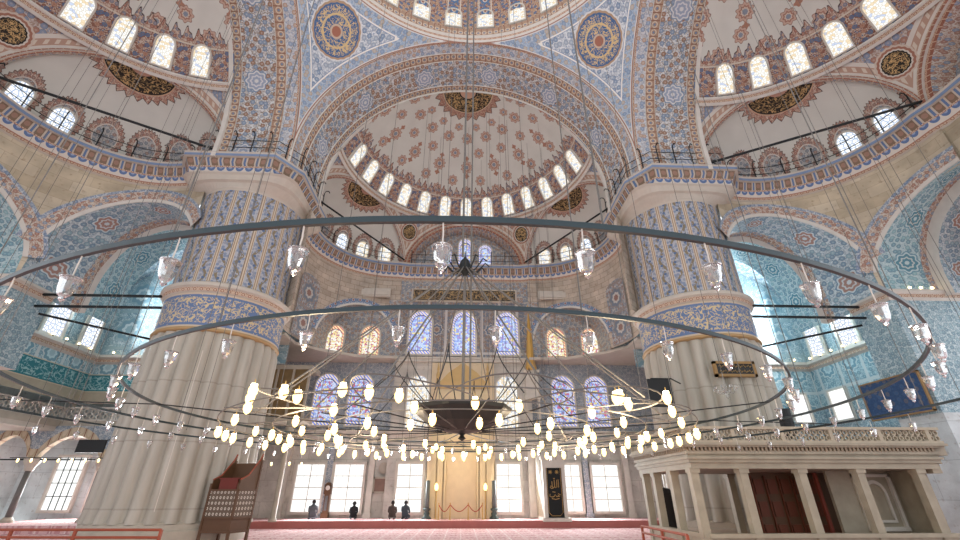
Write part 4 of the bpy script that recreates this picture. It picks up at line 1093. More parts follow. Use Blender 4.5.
for i in range(16):
    a = 2*pi*(i+0.35)/16; ca, sa = math.cos(a), math.sin(a); mb = MB()
    mb.tube([(0.35*ca, CY+0.35*sa, 2.46), (2.4*ca, CY+2.4*sa, 2.56)] + ([(4.85*ca, CY+4.85*sa, 2.76)] if sa > -0.35 else []), 0.010); chp(mb, 'arm', M['iron'])
    if i % 2 == 0 and sa > -0.4:
        mb = MB(); mb.tube([(4.85*ca, CY+4.85*sa, 2.76), (7.6*ca, CY+7.6*sa, 2.76)], 0.009); chp(mb, 'outer_arm', M['iron'])
# bowl of dark petals
mb = MB(); mb.lathe((0, CY, 2.72), [(0.05, -0.30), (0.3, -0.27), (0.62, -0.14), (0.86, 0.06), (0.88, 0.12), (0.84, 0.10), (0.55, -0.08), (0.2, -0.16), (0.0, -0.16)], 48, wob=lambda a, z: 1.0-0.06*abs(math.sin(a*5)))
chp(mb, 'centre_bowl', M['iron'])
mb = MB(); mb.lathe((0, CY, 2.72), [(0.0, -0.42), (0.07, -0.38), (0.03, -0.33), (0.09, -0.28)], 16); chp(mb, 'finial', M['iron'])
mb = MB()
mb.lathe((0, CY, 5.7), [(0.0, -0.3), (0.05, -0.22), (0.11, -0.12), (0.12, 0.0), (0.09, 0.1), (0.04, 0.16), (0.02, 0.2)], 16)
for i in range(12):
    a = 2*pi*i/12; ca, sa = math.cos(a), math.sin(a)
    mb.tube([(0.1*ca, CY+0.1*sa, 5.55), (0.24*ca, CY+0.24*sa, 5.55), (0.36*ca, CY+0.36*sa, 5.68), (0.42*ca, CY+0.42*sa, 5.76), (0.5*ca, CY+0.5*sa, 5.68)], 0.014, 5)
chp(mb, 'upper_hub', M['iron'])
for i in range(12):
    a = 2*pi*(i+0.5)/12; ca, sa = math.cos(a), math.sin(a); mb = MB()
    mb.tube([(0.12*ca, CY+0.12*sa, 5.6), (3.3*ca, CY+3.3*sa, 2.6)], 0.014, 5); chp(mb, 'stay_rod', M['cable'])
for i in range(10):
    a = 2*pi*(i+0.2)/10; ca, sa = math.cos(a), math.sin(a); mb = MB(); pts = []
    for k in range(15):
        s = k/14; r = 0.5+1.5*s+0.25*math.sin(s*2*pi); z = 2.75+1.1*math.sin(s*pi)*0.8; pts.append((r*ca, CY+r*sa, z))
    mb.tube(pts, 0.009, 5); chp(mb, 'scroll_wire', M['iron'])
mb = MB(); mb.tube([(-0.05, CY, 5.9), (-0.05, CY, 35.8)], 0.028); mb.tube([(0.13, CY+0.02, 2.9), (0.13, CY+0.02, 35.7)], 0.022); chp(mb, 'centre_cable', M['cable'])
mb = MB(); mb.tube([(0, CY, 2.5), (0, CY, 5.6)], 0.03); chp(mb, 'centre_rod', M['cable'])
# ---- clear lamps
def make_clear():
    root = empty('glass_lamp', (0, 0, 0))
    mb = MB(); mb.tube([(0, 0, 0), (0.004, 0.0, -0.07), (0, 0.0, -0.135)], 0.005, 6); mb.build('cord', M['rope'], root)
    mb = MB(); mb.lathe((0, 0, 0), [(0.01, -0.135), (0.05, -0.148), (0.062, -0.152), (0.06, -0.158), (0.045, -0.16)], 10); mb.build('lid', M['lampglass'], root)
    mb = MB(); mb.lathe((0, 0, 0), [(0.056, -0.16), (0.05, -0.19), (0.047, -0.225), (0.036, -0.26), (0.016, -0.28), (0.02, -0.292), (0.0, -0.31)], 9); mb.build('glass_cup', M['lampglass'], root)
    mb = MB(); mb.lathe((0, 0, 0), [(0.0, -0.165), (0.014, -0.175), (0.016, -0.215), (0.0, -0.235)], 8); mb.build('unlit_bulb', M['white_bulb'], root, smooth=True)
    return root
proto = make_clear(); used = False
for R, N, off, rn in ((6.03, 52, -1.1, 'the wide outer ring'), (4.85, 42, 2.8, 'the smaller inner ring'), (7.6, 60, 2.0, 'the outermost ring')):
    for i in range(-N//2+1, N//2+1):
        if R == 7.6 and abs(i) < 14: continue          # overhead, outside the frame
        a = math.radians(-90+off+360.0*i/N)
        o = copy_tree(proto) if used else proto; used = True
        o.location = (R*math.cos(a), CY+R*math.sin(a), 2.74 + (0.0 if R != 7.6 else -0.03)); o.rotation_euler = (0, 0, random.random()*6); o.scale = (0.88, 0.88, 0.95)
        sd = 'right' if i > 0 else 'left'
        k = abs(i)
        lab = ('clear glass lamp on %s, nearest to the camera' % rn) if k == 0 else 'clear glass lamp on %s, %s %s of the nearest' % (rn, ordn(k-1) if k < 30 else 'last', sd)
        tag(o, lab, 'lamp', 'unlit glass lamps on '+rn)
# ---- lit lamps
def make_lit():
    root = empty('lit_lamp', (0, 0, 0))
    mb = MB(); mb.lathe((0, 0, 0), [(0.006, 0.0), (0.006, -0.05), (0.03, -0.055), (0.034, -0.07)], 8); mb.build('lamp_holder', M['brass'], root)
    mb = MB(); mb.lathe((0, 0, 0), [(0.034, -0.07), (0.05, -0.10), (0.048, -0.14), (0.03, -0.18), (0.0, -0.2)], 10); mb.build('glass_cup', M['litcup'], root, smooth=True)
    mb = MB(); mb.lathe((0, 0, 0), [(0.0, -0.04), (0.03, -0.045), (0.036, -0.065), (0.0, -0.07)], 10); mb.build('bulb', M['bulb'], root, smooth=True)
    return root
proto2 = make_lit(); used = False; spots = []
for R, N, z in ((3.7, 46, 2.41), (3.0, 34, 2.41), (2.2, 16, 2.45), (3.5, 18, 2.56), (2.7, 14, 2.56), (1.5, 9, 2.5)):
    for i in range(N):
        a = 2*pi*(i+0.5*(N % 3))/N + random.uniform(-0.03, 0.03)
        if z < 2.5 and R > 2.5 and math.sin(a) < -0.35: continue
        if z > 2.5 and math.sin(a) < -0.3 and abs(math.cos(a)) < 0.35: continue
        spots.append((R*math.cos(a), CY+R*math.sin(a), z, R))
for x, y in ((-1.9, 4.75), (-1.25, 4.62), (-1.0, 4.75), (-0.7, 4.9), (1.75, 4.85), (2.3, 4.9), (2.0, 5.3), (-2.4, 5.1), (-2.2, 4.7), (0.15, 5.3), (-0.6, 5.6), (0.7, 5.5)): spots.append((x, y, 2.58, 9))
for q, (x, y, z, R) in enumerate(spots):
    o = copy_tree(proto2) if used else proto2; used = True
    o.location = (x, y, z); s_ = 1.0; o.rotation_euler = (0, 0, random.random()*6)
    rg = {3.7: 'widest low circle', 3.0: 'second low circle', 2.2: 'small low circle', 3.5: 'upper outer branches', 2.7: 'upper inner branches', 1.5: 'innermost circle', 9: 'near cluster'}[R]
    tag(o, 'small glowing lamp on the %s of lit lamps inside the chandelier' % rg, 'lamp', 'lit lamps, ' + rg)
# ---- long thin suspension cables
cab = []
for i in range(16):
    a = math.radians(-90+22.5*i+7); cab.append((6.03*math.cos(a), CY+6.03*math.sin(a), 2.78, 'the wide outer ring of the chandelier'))
for i in range(10):
    a = math.radians(-90+36*i+11); cab.append((4.85*math.cos(a), CY+4.85*math.sin(a), 2.78, 'the smaller inner ring of the chandelier'))
rc = random.Random(3)
for i in range(22):
    sg = -1 if i % 2 else 1; x = sg*rc.uniform(8.2, 15.5); y = rc.uniform(9.5, 15.0); cab.append((x, y, 3.2, 'side lamps, %s side' % ('left' if sg < 0 else 'right')))
for i in range(22):
    x = rc.uniform(-6.2, 6.2); y = rc.uniform(20.5, 23.0+2*(1-abs(x)/6.2)); cab.append((x, y, 3.0, 'far lamps in front of the mihrab wall'))
for q, (x, y, z, lab) in enumerate(cab):
    if abs(x) > 8.5: top = ZC + math.sqrt(max(0.5, RR**2-(abs(x)-SDD)**2-(y-CY)**2)) if abs(x) > SDD else 24.0
    elif y > 19.6: top = ZC + math.sqrt(max(0.5, RR**2-(y-CY-SDD)**2-x*x))
    else: top = 26.4+9.6*math.sqrt(max(0.02, 1-(x*x+(y-CY)**2)/8.95**2))
    if abs(x) > 8.5 and abs(x) < 12.2: top = ZS+math.sqrt(max(1.0, 8.3**2-(y-CY)**2))-0.05
    mb = MB(); mb.tube([(x, y, z), (x, y, top-0.05)], 0.006 if y < 9 else 0.009, 4); o = mb.build('suspension_cable', M['cable'])
    tag(o, 'thin steel cable running straight up from %s' % lab, 'cable', 'cables above '+lab)
# hanging white lamp string at the pier
mb = MB(); mb.tube([(-9.6, 15.9, 1.0), (-9.6, 15.9, 6.2)], 0.012, 4); o = mb.build('rope', M['rope']); tag(o, 'pale rope hanging in front of the left fluted pier', 'rope')

# ---- railings on the ledge
def railing(name, path, z, label, step=1.0, h=1.0):
    root = empty(name, (path[0][0], path[0][1], z)); tag(root, label, 'railing', 'iron railings on the ledges')
    off = Matrix.Translation((-path[0][0], -path[0][1], -z)); pts = [Vector((x, y, z)) for x, y in path]
    for hh in (0.42, 0.85):
        mb = MB(); mb.tube([p+Vector((0, 0, hh)) for p in pts], 0.02, 5); o = mb.build('rail', M['iron'], root); o.matrix_parent_inverse = off
    L = 0.0
    for i in range(len(pts)-1):
        seg = (pts[i+1]-pts[i]).length
        while L < seg:
            p = pts[i]+(pts[i+1]-pts[i])*(L/seg); d = (pts[i+1]-pts[i]).normalized(); nrm = Vector((-d.y, d.x, 0))
            if nrm.dot(Vector((0, CY, 0))-Vector((p.x, p.y, 0))) < 0: nrm = -nrm
            mb = MB(); mb.tube([p, p+Vector((0, 0, h*0.95)), p+Vector((0, 0, h*1.08))+nrm*0.06, p+Vector((0, 0, h*1.1))+nrm*0.22, p+Vector((0, 0, h*0.98))+nrm*0.3], 0.028, 5)
            o = mb.build('post', M['iron'], root); o.matrix_parent_inverse = off; L += step
        L -= seg
def inset(path, o):
    out = []; 
    for i in range(len(path)):
        a = Vector(path[max(0, i-1)]); b = Vector(path[min(len(path)-1, i+1)]); d = (b-a).normalized(); n = Vector((-d.y, d.x)); p = Vector(path[i])
        if n.dot(Vector((0, CY))-p) < 0: n = -n
        out.append(tuple(p+n*o))
    return out
for side, lab in (('left', 'far part of the left side'), ('right', 'far part of the right side')):
    P = PM(side); pth = inset([P(d, l, 0)[:2] for d, l in exarc(side, 1, 4.85, -62, 55, 14)], 0.32); railing('iron_railing', pth, 15.82, 'black iron railing on the ledge, %s' % lab, 1.35, 1.05)
P = PM('front')
for kb, nm in ((-1, 'left'), (1, 'right')):
    pth = inset([P(d, l, 0)[:2] for d, l in (exarc('front', kb, 4.85, -55*kb*kb, 61, 14) if kb > 0 else exarc('front', kb, 4.85, -61, 55, 14))], 0.32); railing('iron_railing', pth, 15.82, 'black iron railing on the curved far ledge, %s niche' % nm, 1.2, 1.05)
railing('iron_railing', [(-3.8, 27.05), (3.8, 27.05)], 15.82, 'black iron railing on the straight middle part of the far ledge', 0.95, 1.0)
for sg, nm in ((-1, 'left'), (1, 'right')):
    railing('iron_railing', [(sg*8.2, 20.5), (sg*8.2, 17.2), (sg*9.1, 16.12), (sg*12.8, 16.12)], 15.84, 'black iron railing with hooked posts on the ledge of the %s pier' % nm, 0.85, 1.15)

# ---- mihrab
r = empty('mihrab', (0, YC, 0.3)); tag(r, 'gilded and lit marble mihrab in the middle of the far wall', 'mihrab')
GM = flat('lit_gilded_marble', KS(216, 200, 164), 0.5, 0.0, 0.1)
mb = MB(); mb.box((0, -0.12, 4.3), (1.95, 0.12, 4.3)); mb.build('back_slab', flat('mihrab_marble', KS(214, 196, 164), 0.5), r)
mb = MB()
for sg in (-1, 1):
    mb.box((sg*1.55, -0.3, 2.2), (0.12, 0.1, 2.2)); mb.box((sg*1.2, -0.3, 2.2), (0.16, 0.14, 2.2)); mb.box((sg*0.92, -0.3, 2.1), (0.05, 0.18, 2.1))
mb.box((0, -0.3, 4.25), (1.7, 0.16, 0.14)); mb.box((0, -0.28, 4.05), (1.0, 0.1, 0.1)); mb.build('carved_frame', GM, r)
mb = MB()
def fn(i, j): a = pi*i/16; z = [0.0, 2.9, 3.3, 3.6, 3.85][j]; k = [1, 1, 0.8, 0.5, 0.0][j]; return (-0.85*math.cos(a)*max(k, 0.02), -0.26+0.0+0.2*math.sin(a)*k, z), {'UVMap': (a, z)}
mb.grid(16, 4, fn); mb.box((0, -0.25, 3.4), (0.9, 0.01, 0.5)); mb.build('niche', flat('niche_gold', KS(214, 200, 164), 0.5), r, smooth=False)
mb = MB(); hz = 7.0
P_ = [(-1.7, hz), (1.7, hz), (1.7, hz+0.35), (1.35, hz+0.45), (0.9, hz+0.95), (0.35, hz+1.35), (0, hz+1.6), (-0.35, hz+1.35), (-0.9, hz+0.95), (-1.35, hz+0.45), (-1.7, hz+0.35)]
F_ = [mb.vert((x, -0.34, z)) for x, z in P_]; B_ = [mb.vert((x, -0.2, z)) for x, z in P_]; mb.face(F_); mb.face(B_[::-1])
for i in range(len(P_)): j = (i+1) % len(P_); mb.face([F_[i], F_[j], B_[j], B_[i]])
for sg in (-1, 1): mb.lathe((sg*1.55, -0.27, hz+0.35), [(0.1, 0), (0.12, 0.5), (0.05, 0.7), (0.08, 0.85), (0.0, 1.3)], 10)
mb.build('gilded_crown', flat('crown_gold', KS(200, 170, 116), 0.5, 0.1), r)
mb = MB(); mb.box((0, -0.28, 6.6), (1.55, 0.05, 0.25)); mb.box((0, -0.28, 5.6), (1.2, 0.05, 0.5)); mb.build('inscription_tablet', GM, r)
# ---- candlesticks
for sg, nm in ((-1, 'left'), (1, 'right')):
    r = empty('candlestick', (sg*1.82, 26.75, 0.3)); tag(r, 'tall dark candle on a bronze foot, %s of the mihrab' % nm, 'candlestick', 'great candles of the mihrab')
    mb = MB(); mb.lathe((0, 0, 0), [(0.26, 0), (0.26, 0.06), (0.13, 0.16), (0.16, 0.26), (0.11, 0.36), (0.2, 0.44), (0.2, 0.5), (0.1, 0.52)], 20); mb.build('foot', flat('bronze', K(70, 84, 84), 0.4, 0.5), r, smooth=True)
    mb = MB(); mb.lathe((0, 0, 0), [(0.12, 0.5), (0.11, 1.85), (0.0, 1.87)], 16); mb.build('candle', flat('dark_candle', K(96, 104, 104), 0.6), r, smooth=True)
    r = empty('standing_lantern', (sg*1.34, 26.55, 0.3)); tag(r, 'slim standing lamp with a glowing top, %s of the mihrab niche' % nm, 'lamp', 'standing lamps of the mihrab')
    mb = MB(); mb.lathe((0, 0, 0), [(0.13, 0), (0.03, 0.06), (0.025, 1.3), (0.06, 1.36)], 12); mb.build('stand', M['brass'], r)
    mb = MB(); mb.lathe((0, 0, 0), [(0.04, 1.36), (0.1, 1.45), (0.1, 1.6), (0.03, 1.72), (0, 1.74)], 12); mb.build('lamp_shade', M['litcup'], r, smooth=True)
# ---- rope barrier
r = empty('rope_barrier', (0, 25.9, 0.3)); tag(r, 'red rope barrier on low posts across the mihrab', 'barrier')
xs = [-1.15, -0.55, 0.4, 1.15]
for x in xs: mb = MB(); mb.lathe((x, 0, 0), [(0.12, 0), (0.03, 0.03), (0.02, 0.72), (0.04, 0.76), (0, 0.8)], 10); mb.build('post', M['brass'], r)
for a, b in zip(xs, xs[1:]): mb = MB(); mb.tube([(a+(b-a)*k/10, 0, 0.7-0.32*math.sin(pi*k/10)) for k in range(11)], 0.022, 6); mb.build('rope', flat('red_rope', KS(168, 50, 50), 0.8), r)
# ---- minbar
r = empty('minbar', (4.83, 24.9, 0.3)); tag(r, 'white marble minbar with a gold spire, right of the mihrab', 'minbar')
mb = MB()
for sg in (-1, 1): mb.box((sg*0.5, 0, 1.5), (0.09, 0.14, 1.5))
mb.box((0, 0, 2.62), (0.6, 0.16, 0.2)); mb.box((0, 0, 2.92), (0.66, 0.2, 0.1)); mb.box((0, 0, 0.05), (0.72, 0.3, 0.08)); mb.build('portal', M['marble'], r)
mb = MB(); mb.box((0, -0.02, 1.35), (0.42, 0.03, 1.2)); cur = mb.build('door_curtain', flat('black_banner', K(30, 34, 38), 0.8), r)
def strokes(par, lines, s, ox, oz, y, mat, rad=0.018):
    for ln in lines:
        mb.tube([(ox+x*s, y, oz+z*s) for x, z in ln], rad, 5)
mb = MB()
allah = [[(0.9, 0.1), (0.9, 1.0)], [(0.7, 0.95), (0.68, 0.15), (0.5, 0.08), (0.42, 0.2), (0.4, 0.95)], [(0.42, 0.2), (0.25, 0.06), (0.12, 0.2), (0.1, 0.8)], [(0.25, 0.06), (0.0, 0.0), (-0.15, 0.15), (-0.05, 0.3), (0.1, 0.2)], [(0.3, 1.15), (0.36, 1.05), (0.42, 1.15), (0.48, 1.05)]]
strokes(None, allah, 0.42, -0.16, 1.45, -0.06, None)
m2 = [[(1.0, 0.3), (0.8, 0.45), (0.75, 0.25), (0.95, 0.2), (0.6, 0.15), (0.45, 0.35), (0.35, 0.15), (0.1, 0.12)], [(0.1, 0.12), (-0.1, 0.2), (-0.05, 0.4)], [(0.9, 0.0), (0.5, -0.1), (0.1, -0.02)], [(0.5, 0.55), (0.2, 0.6)]]
strokes(None, m2, 0.5, -0.22, 1.0, -0.06, None)
for cx in (-0.17, 0.17):
    st = [[(0.1*math.cos(k*pi/4*1.0), 0.1*math.sin(k*pi/4)), (-0.1*math.cos(k*pi/4), -0.1*math.sin(k*pi/4))] for k in range(4)]
    strokes(None, st, 1.0, cx, 2.22, -0.06, None, 0.012)
fr = [[(-0.36, 0.25), (-0.36, 2.45), (0.36, 2.45), (0.36, 0.25), (0.2, 0.1), (-0.2, 0.1), (-0.36, 0.25)]]; strokes(None, fr, 1.0, 0, 0.12, -0.055, None, 0.014)
mb.build('gold_lettering', M['gold'], cur)
# stair flanks
for sg in (-1, 1):
    mb = MB(); x = sg*0.55; P_ = [(0.15, 0), (2.5, 0), (2.5, 3.9), (2.3, 3.9), (0.15, 1.0)]
    for xx in (x-0.05, x+0.05): I = [mb.vert((xx, y, z)) for y, z in P_]; mb.face(I, 0, {'UVMap': P_})
    for i in range(5): j = (i+1) % 5; a, b = P_[i], P_[j]; mb.face([mb.vert((x-0.05, a[0], a[1])), mb.vert((x-0.05, b[0], b[1])), mb.vert((x+0.05, b[0], b[1])), mb.vert((x+0.05, a[0], a[1]))])
    fl = mb.build('stair_flank', M['marble'], r)
    mb = MB()
    for k in range(8):
        y = 0.35+k*0.27; h = min(2.4, 0.35+0.28*k); xx = x+sg*0.07
        pts = arch_outline(0.14, h, 6, 0.3); c0 = mb.vert((xx, y, 0.15+h/2)); I = [mb.vert((xx, y+p, 0.15+q)) for p, q in pts]
        for i in range(len(I)): mb.face([I[i], I[(i+1) % len(I)], c0])
    mb.build('arcade_panel', flat('flank_panel', K(176, 150, 112), 0.6), fl)
    mb = MB(); mb.tube([(x, 0.15, 1.75), (x, 2.3, 4.65)], 0.05); mb.tube([(x, 0.15, 1.1), (x, 2.3, 4.0)], 0.04)
    for k in range(9): y = 0.2+k*0.26; z = 1.1+(y-0.15)*1.35; mb.tube([(x, y, z), (x, y, z+0.65)], 0.02, 4)
    mb.build('handrail', M['marble'], r)
mb = MB()
for q in range(9): mb.box((0, 0.3+q*0.25, 0.2+q*0.2), (0.48, 0.13, 0.2+q*0.2))
mb.build('stair', M['marble'], r)
r2 = empty('tower', (-0.5, 2.3, 0)); r2.parent = r
mb = MB()
for sx_ in (-1, 1):
    for sy_ in (-1, 1): mb.lathe((sx_*0.38, 0.0+sy_*0.15, 4.2), [(0.07, 0), (0.05, 0.1), (0.05, 2.0), (0.08, 2.2)], 10)
mb.box((0, 0, 4.15), (0.5, 0.2, 0.1)); mb.box((0, 0, 6.5), (0.5, 0.22, 0.14)); mb.box((0, 0, 7.3), (0.4, 0.18, 0.7)); mb.box((0, 0, 8.1), (0.48, 0.2, 0.08)); mb.box((0, 0.02, 2.1), (0.5, 0.18, 2.05)); mb.build('canopy_tower', M['marble'], r2)
mb = MB(); mb.lathe((0, 0, 8.15), [(0.36, 0), (0.36, 0.25), (0.3, 0.4), (0.16, 2.6), (0.03, 4.0), (0.06, 4.1), (0.02, 4.25), (0.05, 4.35), (0.0, 4.6)], 8); mb.build('spire', flat('gold_spire', KS(204, 164, 92), 0.4, 0.25), r2)
# ---- banner with black panel etc. on far wall
def picture(name, c, w, h, mat, frame, label, cat, depth=0.05):
    r = empty(name, c); tag(r, label, cat)
    mb = MB(); mb.box((0, 0, 0), (w/2, depth, h/2)); mb.build('panel', mat, r)
    mb = MB()
    for sx_ in (-1, 1): mb.box((sx_*w/2, -depth*0.5, 0), (0.05, depth*1.4, h/2+0.05))
    for sz in (-1, 1): mb.box((0, -depth*0.5, sz*h/2), (w/2+0.05, depth*1.4, 0.05))
    mb.build('frame', frame, r); return r
picture('framed_picture', (-4.5, 27.88, 1.95), 1.0, 0.75, flat('picture_brown', K(140, 104, 88), 0.6, 0.0, 0.3), M['marble_dk'], 'framed brown calligraphy picture between two low windows', 'picture')
mb = MB(); mb.lathe((-4.52, 27.9, 2.85), [(0.0, -0.06), (0.2, -0.06), (0.3, -0.03), (0.3, 0.03), (0.0, 0.03)], 24, rot=Matrix.Rotation(pi/2, 3, 'X')); o = mb.build('wall_roundel', M['marble_dk']); tag(o, 'small grey round plaque above the framed brown picture', 'plaque')
# ---- longcase clock
r = empty('longcase_clock', (-7.45, 27.55, 0.3)); tag(r, 'dark longcase clock standing between two low windows', 'clock')
mb = MB(); mb.box((0, 0, 0.15), (0.2, 0.13, 0.15)); mb.box((0, 0, 0.75), (0.14, 0.1, 0.48)); mb.box((0, 0, 1.4), (0.19, 0.13, 0.22)); mb.lathe((0, 0.0, 1.6), [(0.19, -0.13), (0.19, 0.13)], 20, rot=Matrix.Rotation(pi/2, 3, 'X')); mb.build('case', M['wood'], r)
mb = MB(); mb.lathe((0, -0.14, 1.5), [(0.0, 0.0), (0.12, 0.0), (0.12, 0.02), (0, 0.02)], 20, rot=Matrix.Rotation(pi/2, 3, 'X')); mb.build('dial', M['pale_line'], r)
mb = MB(); mb.box((0, -0.11, 0.75), (0.07, 0.01, 0.36)); mb.build('glass_door', flat('clock_glass', K(110, 116, 120), 0.2), r)

# ---- kneeling people
def kneeler(x, y, rz, top, label, s=1.0, white=False):
    vs = [(0, 0.0, 0.22), (0, 0.0, 0.42), (0, -0.02, 0.60), (0, 0.03, 0.70), (0, 0.06, 0.79), (0, 0.07, 0.86),          # pelvis..head
          (0.17, 0.02, 0.60), (0.22, 0.10, 0.40), (0.15, 0.28, 0.30), (-0.17, 0.02, 0.60), (-0.22, 0.10, 0.40), (-0.15, 0.28, 0.30),
          (0.13, 0.06, 0.20), (0.15, 0.38, 0.12), (0.12, 0.0, 0.07), (0.09, -0.25, 0.06), (-0.13, 0.06, 0.20), (-0.15, 0.38, 0.12), (-0.12, 0.0, 0.07), (-0.09, -0.25, 0.06)]
    es = [(0, 1), (1, 2), (2, 3), (3, 4), (4, 5), (2, 6), (6, 7), (7, 8), (2, 9), (9, 10), (10, 11), (0, 12), (12, 13), (13, 14), (14, 15), (0, 16), (16, 17), (17, 18), (18, 19)]
    rad = [0.17, 0.15, 0.17, 0.06, 0.09, 0.085, 0.08, 0.055, 0.04, 0.08, 0.055, 0.04, 0.1, 0.085, 0.06, 0.04, 0.1, 0.085, 0.06, 0.04]
    me = bpy.data.meshes.new('body'); me.from_pydata([tuple(c*s for c in v) for v in vs], es, []); 
    o = bpy.data.objects.new('person', me); COL.objects.link(o); me.materials.append(top)
    sk = o.modifiers.new('skin', 'SKIN'); 
    for i, sv in enumerate(me.skin_vertices[0].data): sv.radius = (rad[i]*s, rad[i]*s*(0.8 if i in (0, 1, 2) else 1.0)); sv.use_root = (i == 0)
    sb = o.modifiers.new('sub', 'SUBSURF'); sb.levels = 2; sb.render_levels = 2
    o.location = (x, y, 0.3); o.rotation_euler = (0, 0, rz); tag(o, label, 'person')
    mb = MB(); mb.lathe((0, 0.055*s, 0.83*s), [(0.0, 0.11), (0.07, 0.09), (0.1, 0.02), (0.095, -0.05), (0.0, -0.06)], 14); h = mb.build('hair', flat('dark_hair', K(36, 30, 28), 0.8), o, smooth=True)
    return o
BK = [M['skin'] if 'skin' in M else None]
kneeler(-7.8, 26.4, 0.0, flat('grey_clothes', K(84, 90, 100), 0.9), 'person in grey kneeling in front of the leftmost low window', 1.0)
kneeler(-5.65, 26.4, 0.2, flat('black_clothes', K(34, 36, 42), 0.9), 'person in black kneeling by the second low window', 0.9)
kneeler(-3.6, 26.3, 0.1, flat('brown_clothes', K(74, 64, 58), 0.9), 'person in dark brown kneeling under the framed picture', 0.95)
kneeler(-2.95, 26.5, -0.2, flat('slate_clothes', K(60, 68, 80), 0.9), 'person in slate blue kneeling nearest to the mihrab', 0.95)

# ---- preacher's chair
r = empty('preacher_chair', (-7.95, 17.3, 0), rz=-0.3); tag(r, 'inlaid wooden preacher chair beside the left fluted pier', 'chair'); r.scale = (0.86, 0.86, 0.96)
IN = None
t = T('pearl_inlay'); x, y, z = t.obj()
g = t.hyp((t.frac((x+y)/0.17)-0.5), (t.frac(z/0.17)-0.5)); c = t.mix(g < 0.27, K(104, 80, 60), K(206, 196, 176)); c = t.mix(g < 0.12, c, K(120, 60, 44)); IN = t.done(c, 0.4)
W_, D_ = 0.66, 0.5
for sx_ in (-1, 1):
    for sy_ in (-1, 1): mb = MB(); mb.box((sx_*W_, sy_*D_, 0.95 if sy_ < 0 else 1.35), (0.045, 0.045, 0.95 if sy_ < 0 else 1.35)); mb.build('leg', M['wood'], r)
mb = MB(); mb.box((0, -D_, 1.25), (W_-0.06, 0.025, 0.42)); mb.box((-W_, 0, 1.25), (0.025, D_-0.04, 0.42)); mb.box((W_, 0, 1.25), (0.025, D_-0.04, 0.42)); mb.build('inlaid_panel', IN, r)
mb = MB(); mb.box((0, -D_, 0.6), (W_-0.04, 0.02, 0.2)); mb.box((-W_, 0, 0.6), (0.02, D_-0.04, 0.2)); mb.box((W_, 0, 0.6), (0.02, D_-0.04, 0.2)); mb.build('lower_panel', M['wood'], r)
for z_ in (0.4, 0.82, 1.68):
    for c_, h_ in (((0, -D_-0.01, z_), (W_+0.03, 0.05, 0.03)), ((-W_-0.01, 0, z_), (0.05, D_, 0.03)), ((W_+0.01, 0, z_), (0.05, D_, 0.03))): mb = MB(); mb.box(c_, h_); mb.build('rail', M['wood'], r)
mb = MB(); mb.box((0, 0, 1.66), (W_-0.02, D_-0.02, 0.04)); mb.build('seat', M['wood'], r)
for sx_ in (-1, 1):
    mb = MB(); P_ = [(-D_+0.02, 1.7), (D_, 1.7), (D_, 2.85), (D_-0.1, 2.7), (-0.1, 2.15), (-D_+0.02, 2.0)]
    A_ = [mb.vert((sx_*W_-0.02, y_, z_)) for y_, z_ in P_]; B_ = [mb.vert((sx_*W_+0.02, y_, z_)) for y_, z_ in P_]; mb.face(A_); mb.face(B_[::-1])
    for i in range(6): j = (i+1) % 6; mb.face([A_[i], A_[j], B_[j], B_[i]])
    w_ = mb.build('armrest', M['wood'], r)
    mb = MB(); mb.tube([(sx_*W_, y_, z_) for y_, z_ in ((-D_+0.02, 2.02), (-0.1, 2.17), (D_-0.1, 2.72), (D_, 2.92))], 0.03); mb.build('red_edging', M['wood_red'], w_)
mb = MB(); mb.lathe((0, 0, 0), [(0, 0)], 3) if False else None; mb.box((0.12, -D_+0.03, 1.88), (0.42, 0.025, 0.17)); mb.box((0.12, -D_+0.03, 2.06), (0.5, 0.035, 0.02)); mb.build('front_board', flat('red_board', KS(104, 38, 28), 0.5), r)
mb = MB(); mb.box((0, D_, 2.15), (W_-0.05, 0.025, 0.45)); mb.build('backrest', M['wood'], r)

# ---- loge
LX0, LX1, LY0, LY1 = 6.0, 12.3, 12.0, 15.4
r = empty('muezzin_loge', ((LX0+LX1)/2, (LY0+LY1)/2, 0)); tag(r, 'long carved marble loge on square posts at the lower right', 'loge')
LCX, LCY = (LX0+LX1)/2, (LY0+LY1)/2; hx, hy = (LX1-LX0)/2, (LY1-LY0)/2
LM_ = flat('loge_marble', K(156, 148, 130, 0.0), 0.5, 0.0, 0.3)
def lbox(mb, x0, x1, y0, y1, z0, z1): mb.box(((x0+x1)/2-LCX, (y0+y1)/2-LCY, (z0+z1)/2), ((x1-x0)/2, (y1-y0)/2, (z1-z0)/2))
posts = [(5.88, 12.0), (7.17, 12), (8.72, 12), (10.28, 12), (11.9, 12), (12.25, 12.35), (12.25, 13.4), (12.25, 15.3), (5.95, 13.35), (5.95, 14.55), (5.95, 15.4), (8.7, 15.3), (10.4, 15.3)]
for q, (x, y) in enumerate(posts):
    mb = MB(); lbox(mb, x, x+0.2, y, y+0.2, 0.0, 2.1); lbox(mb, x-0.03, x+0.23, y-0.03, y+0.23, 1.98, 2.1); mb.build('post', LM_, r)
mb = MB(); lbox(mb, 6.05, 12.3, 12.04, 12.14, 0, 0.62); lbox(mb, 5.98, 6.1, 12.1, 15.5, 0, 0.62); lbox(mb, 6.03, 12.3, 11.96, 12.17, 0.55, 0.64); lbox(mb, 5.91, 6.12, 11.98, 15.5, 0.555, 0.645); lbox(mb, 12.3, 12.4, 12.1, 15.5, 0, 0.62); mb.build('parapet', LM_, r)
mb = MB()
